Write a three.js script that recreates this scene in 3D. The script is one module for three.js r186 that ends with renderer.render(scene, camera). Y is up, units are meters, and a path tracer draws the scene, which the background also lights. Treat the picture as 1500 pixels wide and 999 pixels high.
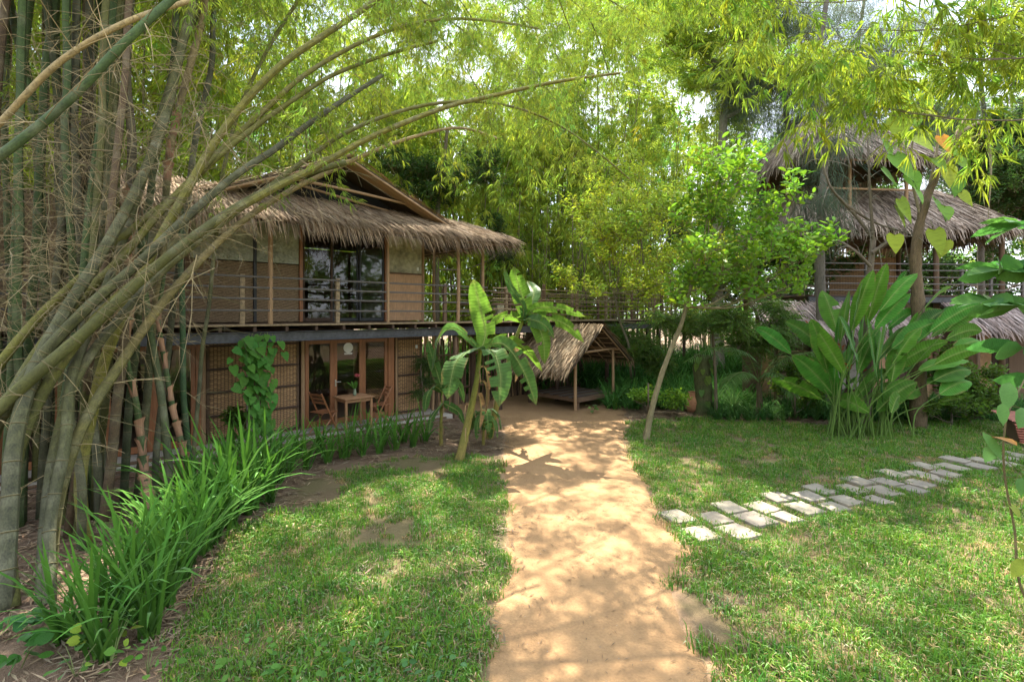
import * as THREE from 'three';
import { mergeGeometries } from 'three/addons/utils/BufferGeometryUtils.js';
import { ImprovedNoise } from 'three/addons/math/ImprovedNoise.js';

// ---------------------------------------------------------------- camera, sky, sun, exposure
const scene = new THREE.Scene();
const EYE = 2.7;
const camera = new THREE.PerspectiveCamera(2 * Math.atan(499.5 / 750) * 180 / Math.PI, 1500 / 999, 0.05, 400);
camera.position.set(0, EYE, 0);
camera.lookAt(0, EYE, -10);
camera.setViewOffset(1500, 999, 0, 39.5, 1500, 999);
const renderer = new THREE.WebGLRenderer({ antialias: true });
renderer.toneMapping = THREE.LinearToneMapping;
renderer.toneMappingExposure = 4.2;
renderer.shadowMap.enabled = true;
const SUN = new THREE.Vector3(-0.08, 1.0, -0.68).normalize();
{
  // bright hazy tropical sky: pale at the horizon, soft blue above, thin even cloud
  const w = 512, h = 256, d = new Float32Array(w * h * 4), nz = new ImprovedNoise();
  for (let j = 0; j < h; j++) for (let i = 0; i < w; i++) {
    const el = ((j + 0.5) / h - 0.5) * Math.PI, az = ((i + 0.5) / w) * 2 * Math.PI;
    const x = Math.cos(el) * Math.cos(az), y = Math.sin(el), z = Math.cos(el) * Math.sin(az);
    const t = Math.pow(Math.max(0, y), 0.55);
    let r = 1.15 * (1 - t) + 0.62 * t, g = 1.22 * (1 - t) + 0.80 * t, b = 1.30 * (1 - t) + 1.16 * t;
    let c = 0; for (let o = 0, f = 2.2, a = 0.55; o < 4; o++, f *= 2.1, a *= 0.5) c += a * nz.noise(x * f + 3, y * f * 1.6 + 7, z * f + 11);
    c = Math.min(1, Math.max(0, c * 1.5 + 0.45)) * 0.7;
    r += (1.35 - r) * c; g += (1.36 - g) * c; b += (1.38 - b) * c;
    if (y < 0) { r = 0.35; g = 0.36; b = 0.3; }
    const k = (j * w + i) * 4; d[k] = r * 0.6; d[k + 1] = g * 0.6; d[k + 2] = b * 0.6; d[k + 3] = 1;
  }
  const sky = new THREE.DataTexture(d, w, h, THREE.RGBAFormat, THREE.FloatType);
  sky.mapping = THREE.EquirectangularReflectionMapping; sky.magFilter = THREE.LinearFilter; sky.needsUpdate = true;
  scene.background = sky; scene.environment = sky;
}
const sun = new THREE.DirectionalLight(new THREE.Color(1.0, 0.93, 0.80), 5.0);
sun.position.copy(SUN).multiplyScalar(60).add(new THREE.Vector3(0, 0, -10)); sun.target.position.set(0, 0, -10);
sun.castShadow = true; sun.shadow.radius = 0.9; sun.shadow.mapSize.set(4096, 4096);
Object.assign(sun.shadow.camera, { left: -30, right: 30, top: 30, bottom: -30, near: 1, far: 140 });
scene.add(sun, sun.target);

// ---------------------------------------------------------------- helpers
const V = (x, y, z) => new THREE.Vector3(x, y, z);
const R3 = Math.PI / 180;
function RNG(a) { const f = () => { a |= 0; a = a + 0x6D2B79F5 | 0; let t = Math.imul(a ^ a >>> 15, 1 | a); t = t + Math.imul(t ^ t >>> 7, 61 | t) ^ t; return ((t ^ t >>> 14) >>> 0) / 4294967296; }; f.r = (lo, hi) => lo + (hi - lo) * f(); f.i = (n) => Math.floor(f() * n); f.pick = (x) => x[Math.floor(f() * x.length)]; f.g = () => (f() + f() + f() - 1.5) / 0.87; return f; }
const NZ = new ImprovedNoise();
const noise = (x, y, z = 0) => NZ.noise(x, y, z);
// measured bearings: u, v of a survey sighting and its distance -> place in metres
const at = (u, v, d) => V((u - 750) / 750 * d, EYE - (v - 460) / 750 * d, -d);
const gnd = (u, v, y = 0) => { const d = (EYE - y) * 750 / (v - 460); return V((u - 750) / 750 * d, y, -d); };
const mixc = (a, b, t) => [a[0] + (b[0] - a[0]) * t, a[1] + (b[1] - a[1]) * t, a[2] + (b[2] - a[2]) * t];
const mul = (c, k) => [c[0] * k, c[1] * k, c[2] * k];

class GB { // collects triangles with colour and uv in metres
  constructor() { this.p = []; this.c = []; this.u = []; this.i = []; }
  get n() { return this.p.length / 3; }
  v(x, y, z, u, w, c) { this.p.push(x, y, z); this.u.push(u, w); this.c.push(c[0], c[1], c[2]); return this.n - 1; }
  t(a, b, c) { this.i.push(a, b, c); }
  q(a, b, c, d) { this.i.push(a, b, c, a, c, d); }
  geo() {
    const g = new THREE.BufferGeometry();
    g.setAttribute('position', new THREE.Float32BufferAttribute(this.p, 3));
    g.setAttribute('color', new THREE.Float32BufferAttribute(this.c, 3));
    g.setAttribute('uv', new THREE.Float32BufferAttribute(this.u, 2));
    g.setIndex(this.i); g.computeVertexNormals(); return g;
  }
}
const W1 = [1, 1, 1];
// tube through points with a radius at each; colour a constant or f(t, k)
function tube(gb, pts, rad, sides = 8, col = W1, cap = true) {
  const n = pts.length, T = V(), N = V(), B = V(), prev = V();
  let len = 0, first = gb.n;
  for (let k = 0; k < n; k++) {
    T.subVectors(pts[Math.min(n - 1, k + 1)], pts[Math.max(0, k - 1)]).normalize();
    if (k === 0) { N.set(Math.abs(T.y) > 0.9 ? 1 : 0, Math.abs(T.y) > 0.9 ? 0 : 1, 0); N.addScaledVector(T, -N.dot(T)).normalize(); }
    else { N.addScaledVector(T, -N.dot(T)).normalize(); len += prev.distanceTo(pts[k]); }
    prev.copy(pts[k]); B.crossVectors(T, N);
    const r = typeof rad === 'number' ? rad : rad[k], c = typeof col === 'function' ? col(k / (n - 1), k) : col;
    for (let s = 0; s <= sides; s++) {
      const a = s / sides * 2 * Math.PI, x = Math.cos(a) * r, y = Math.sin(a) * r;
      gb.v(pts[k].x + N.x * x + B.x * y, pts[k].y + N.y * x + B.y * y, pts[k].z + N.z * x + B.z * y, s / sides * 6.283 * (typeof rad === 'number' ? rad : rad[0]), len, c);
    }
  }
  const w = sides + 1;
  for (let k = 0; k < n - 1; k++) for (let s = 0; s < sides; s++) { const a = first + k * w + s; gb.q(a, a + 1, a + w + 1, a + w); }
  if (cap) for (const k of [0, n - 1]) {
    const c = typeof col === 'function' ? col(k / (n - 1), k) : col, m = gb.v(pts[k].x, pts[k].y, pts[k].z, 0, 0, mul(c, 1)), b = first + k * w;
    for (let s = 0; s < sides; s++) k ? gb.t(m, b + s, b + s + 1) : gb.t(m, b + s + 1, b + s);
  }
}
function tubeGeo(pts, rad, sides, col) { const g = new GB(); tube(g, pts, rad, sides, col); return g.geo(); }
const spline = (pts, n) => new THREE.CatmullRomCurve3(pts, false, 'centripetal').getSpacedPoints(n);
// chamfered block, centred, uv in metres (44 triangles, flat faces)
function block(w, h, d, b = 0.006) {
  b = Math.min(b, w / 3, h / 3, d / 3);
  const H = [w / 2, h / 2, d / 2], pos = [], uv = [];
  const P = (s, ax) => { const q = [0, 1, 2].map((k) => s[k] * (H[k] - (k === ax ? 0 : b))); return q; };
  const put = (a, c, e, ax) => { const ab = V(...c).sub(V(...a)), ac = V(...e).sub(V(...a)), m = V(...a).add(V(...c)).add(V(...e)); const o = ab.cross(ac).dot(m) > 0 ? [a, c, e] : [a, e, c]; for (const p of o) { pos.push(...p); const k = ax === 0 ? [p[2], p[1]] : ax === 1 ? [p[0], p[2]] : [p[0], p[1]]; uv.push(w > h ? k[0] : k[0], k[1]); } };
  for (let ax = 0; ax < 3; ax++) for (const sg of [-1, 1]) {
    const o = [0, 1, 2].filter((k) => k !== ax), c = [[-1, -1], [1, -1], [1, 1], [-1, 1]].map(([x, y]) => { const s = [0, 0, 0]; s[ax] = sg; s[o[0]] = x; s[o[1]] = y; return P(s, ax); });
    put(c[0], c[1], c[2], ax); put(c[0], c[2], c[3], ax);
  }
  for (let ax = 0; ax < 3; ax++) { const o = [0, 1, 2].filter((k) => k !== ax); for (const x of [-1, 1]) for (const y of [-1, 1]) { const s = (t) => { const r = [0, 0, 0]; r[ax] = t; r[o[0]] = x; r[o[1]] = y; return r; }; const a = P(s(-1), o[0]), e = P(s(1), o[0]), f = P(s(1), o[1]), g = P(s(-1), o[1]); for (const q of [a, e, f, g]) q[ax] = Math.sign(q[ax]) * (H[ax] - b); put(a, e, f, o[0]); put(a, f, g, o[0]); } }
  for (const x of [-1, 1]) for (const y of [-1, 1]) for (const z of [-1, 1]) put(P([x, y, z], 0), P([x, y, z], 1), P([x, y, z], 2), 0);
  const g = new THREE.BufferGeometry();
  g.setAttribute('position', new THREE.Float32BufferAttribute(pos, 3)); g.setAttribute('uv', new THREE.Float32BufferAttribute(uv, 2)); g.computeVertexNormals(); return g;
}
const blockCache = {};
const cblock = (w, h, d, b) => blockCache[[w, h, d, b].map((x) => x && x.toFixed(3))] ||= block(w, h, d, b);

const taken = {};
const numbered = (n) => { const k = taken[n] = (taken[n] ?? -1) + 1; return k ? `${n}_${String(k).padStart(3, '0')}` : n; };
function shade(o) { o.castShadow = o.receiveShadow = true; return o; }
function tag(o, label, category, group, kind) { o.userData.label = label; if (category) o.userData.category = category; if (group) o.userData.group = group; if (kind) o.userData.kind = kind; return o; }
function thing(name, label, category, group, p = V(0, 0, 0), turn = 0) { const o = new THREE.Group(); o.name = numbered(name); o.position.copy(p); o.rotation.y = turn; scene.add(o); return tag(o, label, category, group); }
function part(parent, name, geo, mat, o = {}) { const m = shade(new THREE.Mesh(geo, mat)); m.name = name; if (o.p) m.position.set(...o.p); if (o.r) m.rotation.set(...o.r); if (o.label) m.userData.label = o.label; if (o.kind) m.userData.kind = o.kind; parent.add(m); return m; }
function box(parent, name, mat, [x, y, z], [w, h, d], o = {}) { return part(parent, name, cblock(w, h, d, o.b), mat, { ...o, p: [x, y, z] }); }
function pole(parent, name, mat, a, b, r, o = {}) { // round pole a -> b with a slight bow
  const n = o.n ?? 4, pts = [], rnd = RNG(Math.round((a.x * 31 + a.y * 17 + b.z * 7 + b.x * 3) * 100)), bow = (o.bow ?? 0.006) * a.distanceTo(b), bx = rnd.g() * bow, by = rnd.g() * bow;
  for (let k = 0; k <= n; k++) { const t = k / n, s = Math.sin(t * Math.PI); pts.push(a.clone().lerp(b, t).add(V(bx * s, 0, by * s))); }
  return part(parent, name, tubeGeo(pts, pts.map((_, k) => r * (1 - (o.taper ?? 0.12) * k / n)), o.sides ?? 8, o.col ?? W1), mat, o);
}
function instanced(parent, name, geo, mat, list, o = {}) { // list of [Matrix4, colour?]
  const m = shade(new THREE.InstancedMesh(geo, mat, list.length)); m.name = name;
  list.forEach(([x, c], k) => { m.setMatrixAt(k, x); m.setColorAt(k, new THREE.Color().setRGB(...(c || W1))); });
  m.userData.kind = 'stuff'; if (o.label) m.userData.label = o.label; parent.add(m); return m;
}
const M4 = (p, q, s) => new THREE.Matrix4().compose(p, q, typeof s === 'number' ? V(s, s, s) : s);
const QE = (x, y, z, o = 'YXZ') => new THREE.Quaternion().setFromEuler(new THREE.Euler(x, y, z, o));
const QD = (from, to) => new THREE.Quaternion().setFromUnitVectors(from, to.clone().normalize());
function inPoly(x, z, poly) { let c = false; for (let i = 0, j = poly.length - 1; i < poly.length; j = i++) { const [a, b] = poly[i], [d, e] = poly[j]; if ((b > z) !== (e > z) && x < (d - a) * (z - b) / (e - b) + a) c = !c; } return c; }

// ---------------------------------------------------------------- textures (what the surfaces are made of)
function tex(n, f, srgb = false, mh = n) { // f(x, y in 0..1) -> [r,g,b] or number, linear; tiles
  const d = new Uint8Array(n * mh * 4);
  const enc = (v) => { v = Math.min(1, Math.max(0, v)); if (srgb) v = v <= 0.0031308 ? v * 12.92 : 1.055 * Math.pow(v, 1 / 2.4) - 0.055; return Math.round(v * 255); };
  for (let j = 0; j < mh; j++) for (let i = 0; i < n; i++) { let c = f(i / n, j / mh); if (typeof c === 'number') c = [c, c, c]; const k = (j * n + i) * 4; d[k] = enc(c[0]); d[k + 1] = enc(c[1]); d[k + 2] = enc(c[2]); d[k + 3] = 255; }
  const t = new THREE.DataTexture(d, n, mh); t.wrapS = t.wrapT = THREE.RepeatWrapping; t.magFilter = THREE.LinearFilter; t.minFilter = THREE.LinearMipmapLinearFilter; t.generateMipmaps = true;
  if (srgb) t.colorSpace = THREE.SRGBColorSpace; t.needsUpdate = true; return t;
}
const rep = (t, x, y = x) => { const c = t.clone(); c.repeat.set(x, y); c.needsUpdate = true; return c; };
function pn(x, y, px, py, s = 0) { // noise that tiles with periods px, py: four shifted taps
  const a = x * px, b = y * py, u = x, v = y;
  const n = (i, j) => noise(a - i * px + 50, b - j * py + 50, s);
  return (n(0, 0) * (1 - u) + n(1, 0) * u) * (1 - v) + (n(0, 1) * (1 - u) + n(1, 1) * u) * v;
}
const fbm = (x, y, px, py, s = 0, o = 4) => { let r = 0, a = 0.5; for (let k = 0; k < o; k++, a *= 0.55, px *= 2, py *= 2) r += a * pn(x, y, px, py, s + k * 9.7); return r; };
const T = {};
T.wood = tex(256, (x, y) => { const g = fbm(x, y, 26, 2, 1), s = fbm(x, y, 3, 3, 8); const k = 0.82 + g * 0.55 + s * 0.35; return [k, k * 0.97, k * 0.93]; }, true);
T.woodB = tex(256, (x, y) => 0.5 + fbm(x, y, 30, 2, 1) * 0.8);
T.mottle = tex(512, (x, y) => { const a = fbm(x, y, 6, 6, 3), b = fbm(x, y, 26, 26, 5, 3), l = Math.max(0, fbm(x, y, 12, 8, 31) - 0.08) * 3; const k = 0.72 + a * 0.8 + b * 0.65; return [k + l * 0.35, k + l * 0.35, k * 0.93 + l * 0.25]; }, true);
T.mottleB = tex(512, (x, y) => 0.5 + fbm(x, y, 10, 10, 5) * 0.7 + fbm(x, y, 60, 60, 15, 2) * 0.4);
T.sand = tex(1024, (x, y) => { const a = fbm(x, y, 5, 5, 2), b = fbm(x, y, 90, 90, 12, 3), c = fbm(x, y, 24, 6, 22, 3); const k = 0.86 + a * 0.3 + b * 0.35 + c * 0.14; return [k, k * (0.985 + a * 0.05), k * (0.96 + a * 0.08)]; }, true);
T.sandB = tex(1024, (x, y) => 0.5 + fbm(x, y, 12, 12, 2) * 0.5 + fbm(x, y, 110, 110, 12, 3) * 0.55);
T.stone = tex(512, (x, y) => { const a = fbm(x, y, 4, 4, 41), b = fbm(x, y, 40, 40, 43, 3), s = Math.max(0, fbm(x, y, 9, 9, 47) - 0.12) * 2.2; const k = 0.88 + a * 0.6 + b * 0.4 - s * 0.8; return [k, k * 0.98, k * 0.95]; }, true);
T.weave = tex(512, (x, y) => { const nx = 10, ny = 32, cx = Math.floor(x * nx), fx = x * nx - cx + 0.0, cy = y * ny + (cx % 2) * 2.0 + 1.2 * fbm(x, y, 10, 4, 61, 2), f = ((cy % 4) + 4) % 4; const up = f < 2; const e = Math.min(fx, 1 - fx); const n = fbm(x, y, 40, 16, 5), big = fbm(x, y, 3, 3, 77); const k = (up ? 1 : 0.72) * (0.9 + n * 0.7 + big * 0.6) * (e < 0.16 ? 0.5 : 1); const r = 0.9 + 0.16 * Math.sin(cx * 12.9 + Math.floor(cy / 4) * 3.1); return [k * r, k * r * 0.96, k * r * 0.9]; }, true);
T.weaveB = tex(512, (x, y) => { const nx = 10, ny = 32, cx = Math.floor(x * nx), fx = x * nx - cx, cy = y * ny + (cx % 2) * 2, f = ((cy % 4) + 4) % 4; return (f < 2 ? 0.5 + 0.5 * Math.sin(f / 2 * Math.PI) : 0.35 - 0.3 * Math.sin((f - 2) / 2 * Math.PI)) * (0.5 + 0.5 * Math.sin(fx * Math.PI)); });
T.mat = tex(512, (x, y) => { const n = 24, a = Math.floor(x * n), b = Math.floor(y * n), fx = x * n - a, fy = y * n - b, h = ((a + b * 2) % 4) < 2; const e = h ? Math.min(fy, 1 - fy) : Math.min(fx, 1 - fx); const g = h ? fbm(x, y, 8, 70, 3, 3) : fbm(x, y, 70, 8, 5, 3); const k = (0.85 + g * 0.7) * (e < 0.1 ? 0.85 : 1) * (0.9 + 0.2 * Math.sin(a * 7.1 + b * 3.7)) + fbm(x, y, 14, 20, 73) * 0.9 + Math.max(0, fbm(x, y, 30, 40, 71) - 0.12) * 2.2; return [k, k * 0.97, k * 0.92]; }, true);
T.vein = tex(256, (x, y) => 0.5 + 0.35 * Math.sin(y * 2 * Math.PI * 16) + fbm(x, y, 4, 24, 9) * 0.5);
T.leafC = tex(256, (x, y) => { const k = 0.9 + 0.08 * Math.sin(y * 2 * Math.PI * 16) + fbm(x, y, 3, 10, 19) * 0.5; return [k, k, k]; }, true);

// ---------------------------------------------------------------- materials
const std = (c, o = {}) => { const m = new THREE.MeshStandardMaterial({ roughness: 0.85, vertexColors: !!o.vc, side: THREE.DoubleSide, ...o.x }); m.color.setRGB(...c); if (o.map) m.map = o.map; if (o.bump) { m.bumpMap = o.bump; m.bumpScale = o.bs ?? 0.003; } return m; };
const leafMat = (c, o = {}) => { const m = new THREE.MeshPhysicalMaterial({ roughness: 1, transmission: o.tr ?? 0.45, thickness: 0, side: THREE.DoubleSide, vertexColors: true, clearcoat: o.coat ?? 0, clearcoatRoughness: 0.36, specularIntensity: 0.3 }); m.color.setRGB(...c); if (o.map) m.map = o.map; if (o.bump) { m.bumpMap = o.bump; m.bumpScale = o.bs ?? 0.002; } return m; };
const wm = rep(T.wood, 4, 1), wb = rep(T.woodB, 4, 1);
const MAT = {
  soil: std([1, 1, 1], { vc: 1, map: rep(T.sand, 0.5), bump: rep(T.sandB, 0.9), bs: 0.02, x: { roughness: 1 } }),
  sand: std([0.375, 0.222, 0.102], { map: rep(T.sand, 0.45), bump: rep(T.sandB, 0.7), bs: 0.012, x: { roughness: 1 } }),
  culm: std([1, 1, 1], { vc: 1, map: rep(T.mottle, 2.4, 1.7), bump: rep(T.mottleB, 2, 1), bs: 0.005, x: { roughness: 0.82 } }),
  bark: std([1, 1, 1], { vc: 1, map: rep(T.mottle, 3, 1), bump: rep(T.mottleB, 4, 1), bs: 0.015 }),
  twig: std([1, 1, 1], { vc: 1 }),
  sheath: std([0.42, 0.24, 0.145], { vc: 1, map: rep(T.wood, 6, 1), bump: wb, bs: 0.004 }),
  thatch: std([1, 1, 1], { vc: 1, x: { roughness: 1 } }),
  thatchBase: std([0.10, 0.068, 0.042], { map: wm, bump: wb, bs: 0.02, x: { roughness: 1 } }),
  steel: std([0.075, 0.075, 0.088], { map: rep(T.mottle, 0.7), x: { roughness: 0.5, metalness: 0.2 } }),
  railPaint: std([0.13, 0.115, 0.105], { map: wm, bump: wb, bs: 0.002, x: { roughness: 0.7 } }),
  railTimber: std([0.34, 0.245, 0.15], { map: rep(T.mottle, 2.5), bump: wb, bs: 0.004 }),
  pole: std([0.40, 0.255, 0.14], { map: rep(T.wood, 5, 0.7), bump: wb, bs: 0.003 }),
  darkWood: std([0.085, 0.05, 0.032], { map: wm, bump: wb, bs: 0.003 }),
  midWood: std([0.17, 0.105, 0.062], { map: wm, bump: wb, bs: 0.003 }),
  redWood: std([0.33, 0.135, 0.055], { map: wm, bump: wb, bs: 0.002, x: { roughness: 0.45 } }),
  tableWood: std([0.42, 0.225, 0.11], { map: rep(T.wood, 6, 1), bump: wb, bs: 0.002, x: { roughness: 0.6 } }),
  weave: std([0.50, 0.30, 0.145], { map: rep(T.weave, 1.5, 2.6), bump: rep(T.weaveB, 1.5, 2.6), bs: 0.008, x: { roughness: 0.75 } }),
  matting: std([0.26, 0.18, 0.105], { map: rep(T.mat, 1.6), bump: rep(T.mat, 1.6), bs: 0.005 }),
  beige: std([0.46, 0.42, 0.29], { map: rep(T.mottle, 0.4), x: { roughness: 0.6 } }),
  film: std([0.40, 0.41, 0.34], { map: rep(T.mottle, 0.8), bump: rep(T.mottleB, 0.6), bs: 0.03, x: { roughness: 0.3 } }),
  tan: std([0.52, 0.31, 0.17], { map: rep(T.wood, 1, 3), x: { roughness: 0.7 } }),
  concrete: std([0.42, 0.38, 0.33], { map: rep(T.stone, 0.8), bump: rep(T.stone, 0.8), bs: 0.004 }),
  black: std([0.02, 0.02, 0.022], { x: { roughness: 0.5 } }),
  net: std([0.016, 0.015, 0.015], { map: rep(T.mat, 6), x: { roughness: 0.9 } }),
  stone: std([0.30, 0.265, 0.21], { vc: 1, map: rep(T.stone, 1.2), bump: rep(T.stone, 2.2), bs: 0.004, x: { roughness: 0.9 } }),
  white: std([0.75, 0.74, 0.70], {}),
  clay: std([0.48, 0.23, 0.12], { map: rep(T.stone, 2) }),
  rust: std([0.34, 0.115, 0.07], { map: rep(T.mottle, 1.2), x: { roughness: 0.6, metalness: 0.2 } }),
  blade: leafMat([1, 1, 1], { tr: 0.35 }),
  leaf: leafMat([1, 1, 1], { tr: 0.5 }),
  gloss: leafMat([1, 1, 1], { tr: 0.45, coat: 0.18, map: rep(T.leafC, 1, 2) }),
  big: leafMat([1, 1, 1], { tr: 0.48, coat: 0.13, map: rep(T.leafC, 1, 1), bump: rep(T.vein, 1, 1), bs: 0.004 }),
};
const glass = new THREE.MeshPhysicalMaterial({ color: 0xffffff, roughness: 0.015, transmission: 1, thickness: 0, ior: 1.55, side: THREE.DoubleSide });

// ---------------------------------------------------------------- ground, path, lawn
const PATH_L = [[640, 600], [700, 606], [735, 622], [738, 660], [736, 700], [741, 760], [738, 850], [722, 900], [710, 999], [704, 1150], [700, 1400]];
const PATH_R = [[760, 574], [905, 588], [918, 612], [914, 650], [943, 700], [966, 750], [1003, 792], [1016, 812], [998, 834], [988, 858], [1000, 910], [1030, 965], [1048, 1010], [1075, 1150], [1090, 1400]];
const pathPoly = [...PATH_L, ...PATH_R.slice().reverse()].map(([u, v]) => { const p = gnd(u, v); return [p.x, p.z]; });
const lawnLeft = [[455, 700], [560, 672], [650, 668], [736, 668], [741, 760], [738, 850], [722, 900], [706, 1010], [690, 1200], [200, 1200], [250, 999], [262, 930], [300, 850], [370, 770]].map(([u, v]) => { const p = gnd(u, v); return [p.x, p.z]; });
const lawnRight = [[925, 620], [1000, 612], [1200, 622], [1440, 610], [1620, 618], [2600, 680], [2600, 1250], [1075, 1150], [1048, 1010], [1030, 965], [1000, 910], [988, 858], [1000, 834], [1018, 812], [1003, 792], [966, 750], [943, 700], [916, 650]].map(([u, v]) => { const p = gnd(u, v); return [p.x, p.z]; });
const C_SOIL = [0.235, 0.15, 0.088], C_LITTER = [0.175, 0.115, 0.072], C_LAWN = [0.155, 0.125, 0.05], C_SAND = [0.50, 0.305, 0.165];
{
  const g = new GB(), N = 190, ext = 30;
  const warp = (t) => Math.sign(t) * (Math.abs(t) * 0.35 + Math.pow(Math.abs(t), 4) * 3.5) * ext; // finer near the viewer
  for (let j = 0; j <= N; j++) for (let i = 0; i <= N; i++) {
    const x = warp(i / N * 2 - 1), z = -8 + warp(j / N * 2 - 1);
    const inP = inPoly(x, z, pathPoly);
    const nz = noise(x * 0.9, z * 0.9, 3) * 0.5 + noise(x * 3, z * 3, 5) * 0.3;
    const inL = inPoly(x + nz * 0.2, z + nz * 0.2, lawnLeft) || inPoly(x + nz * 0.2, z + nz * 0.2, lawnRight) || z > -3;
    let c = inP ? C_SAND : inL ? mixc(C_LAWN, C_SOIL, Math.max(0, nz * 1.6 + 0.15)) : mixc(C_SOIL, C_LITTER, Math.min(1, Math.max(0, nz + 0.6)));
    const y = inP ? -0.02 : noise(x * 0.7, z * 0.7, 1) * 0.02 + noise(x * 2.6, z * 2.6, 2) * 0.012;
    g.v(x, y - 0.012, z, x, z, c);
  }
  for (let j = 0; j < N; j++) for (let i = 0; i < N; i++) { const a = j * (N + 1) + i; g.q(a, a + N + 1, a + N + 2, a + 1); }
  const m = part(scene, 'ground', g.geo(), MAT.soil, { kind: 'structure' }); m.userData.label = 'brown garden soil under the lawns and beds';
}
{ // sandy path: strips between its two uneven edges, worn slightly hollow
  const g = new GB(), n = 160, k = 14;
  const L = spline(PATH_L.map(([u, v]) => gnd(u, v)), n), Rr = spline(PATH_R.map(([u, v]) => gnd(u, v)), n);
  for (let j = 0; j <= n; j++) for (let i = 0; i <= k; i++) {
    const t = i / k, p = L[j].clone().lerp(Rr[j], t), e = Math.min(t, 1 - t);
    const w = (noise(p.z * 1.7, i < 7 ? 1 : 9) * 0.10 + noise(p.z * 6, i < 7 ? 2 : 8) * 0.05) * (e < 0.08 ? 1 : 0);
    p.x += w; g.v(p.x, 0.006 + noise(p.x * 1.1, p.z * 1.1, 4) * 0.006 - (e < 0.01 ? 0.03 : 0), p.z, p.x, p.z, W1);
  }
  for (let j = 0; j < n; j++) for (let i = 0; i < k; i++) { const a = j * (k + 1) + i; g.q(a, a + 1, a + k + 2, a + k + 1); }
  const m = part(scene, 'path', g.geo(), MAT.sand, { kind: 'structure' }); m.userData.label = 'tan sandy path running up the garden';
}

// ---------------------------------------------------------------- leaf makers
const UP = V(0, 1, 0);
// a leaf of 4 triangles from p along d (unit), width w, bending down by sag
function leaf4(g, p, d, len, w, n, c, sag = 0.15) {
  const s = V().crossVectors(d, n).normalize(), m = p.clone().addScaledVector(d, len * 0.42).addScaledVector(n, -w * 0.12), e = p.clone().addScaledVector(d, len); e.y -= sag * len; m.y += 0;
  const a = g.v(p.x, p.y, p.z, 0, 0, c), l = g.v(m.x + s.x * w / 2 + n.x * w * 0.2, m.y + s.y * w / 2 + n.y * w * 0.2, m.z + s.z * w / 2 + n.z * w * 0.2, -1, 0.4, c), q = g.v(m.x, m.y, m.z, 0, 0.4, c), r = g.v(m.x - s.x * w / 2 + n.x * w * 0.2, m.y - s.y * w / 2 + n.y * w * 0.2, m.z - s.z * w / 2 + n.z * w * 0.2, 1, 0.4, c), t = g.v(e.x, e.y, e.z, 0, 1, c);
  g.t(a, l, q); g.t(a, q, r); g.t(l, t, q); g.t(q, t, r);
}
// rounder leaf, 8 triangles
function leaf8(g, p, d, len, w, n, c, sag = 0.15) {
  const s = V().crossVectors(d, n).normalize(), rows = [[0, 0], [0.25, 0.8], [0.55, 1], [0.82, 0.62], [1, 0]], id = [];
  for (const [t, k] of rows) {
    const q = p.clone().addScaledVector(d, len * t); q.y -= sag * len * t * t;
    if (!k) { id.push([g.v(q.x, q.y, q.z, 0, t, c)]); continue; }
    const f = w * k / 2, h = f * 0.22;
    id.push([g.v(q.x + s.x * f + n.x * h, q.y + s.y * f + n.y * h, q.z + s.z * f + n.z * h, -1, t, c), g.v(q.x, q.y, q.z, 0, t, c), g.v(q.x - s.x * f + n.x * h, q.y - s.y * f + n.y * h, q.z - s.z * f + n.z * h, 1, t, c)]);
  }
  for (let k = 0; k < 4; k++) { const a = id[k], b = id[k + 1]; if (a.length === 1) { g.t(a[0], b[0], b[1]); g.t(a[0], b[1], b[2]); } else if (b.length === 1) { g.t(a[0], b[0], a[1]); g.t(a[1], b[0], a[2]); } else { g.q(a[0], b[0], b[1], a[1]); g.q(a[1], b[1], b[2], a[2]); } }
}
const tint = (rnd, c, v = 0.25, y = 0.15) => { const k = 1 + rnd.g() * v, h = rnd.g() * y; return [Math.max(0.004, c[0] * k * (1 + h)), Math.max(0.004, c[1] * k), Math.max(0.002, c[2] * k * (1 - h))]; };
const perp = (d, rnd) => { const n = V(rnd.g(), rnd.g() + 0.6, rnd.g()); n.addScaledVector(d, -n.dot(d)); return n.normalize(); };
const TWIG = [0.22, 0.17, 0.08];
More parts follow.
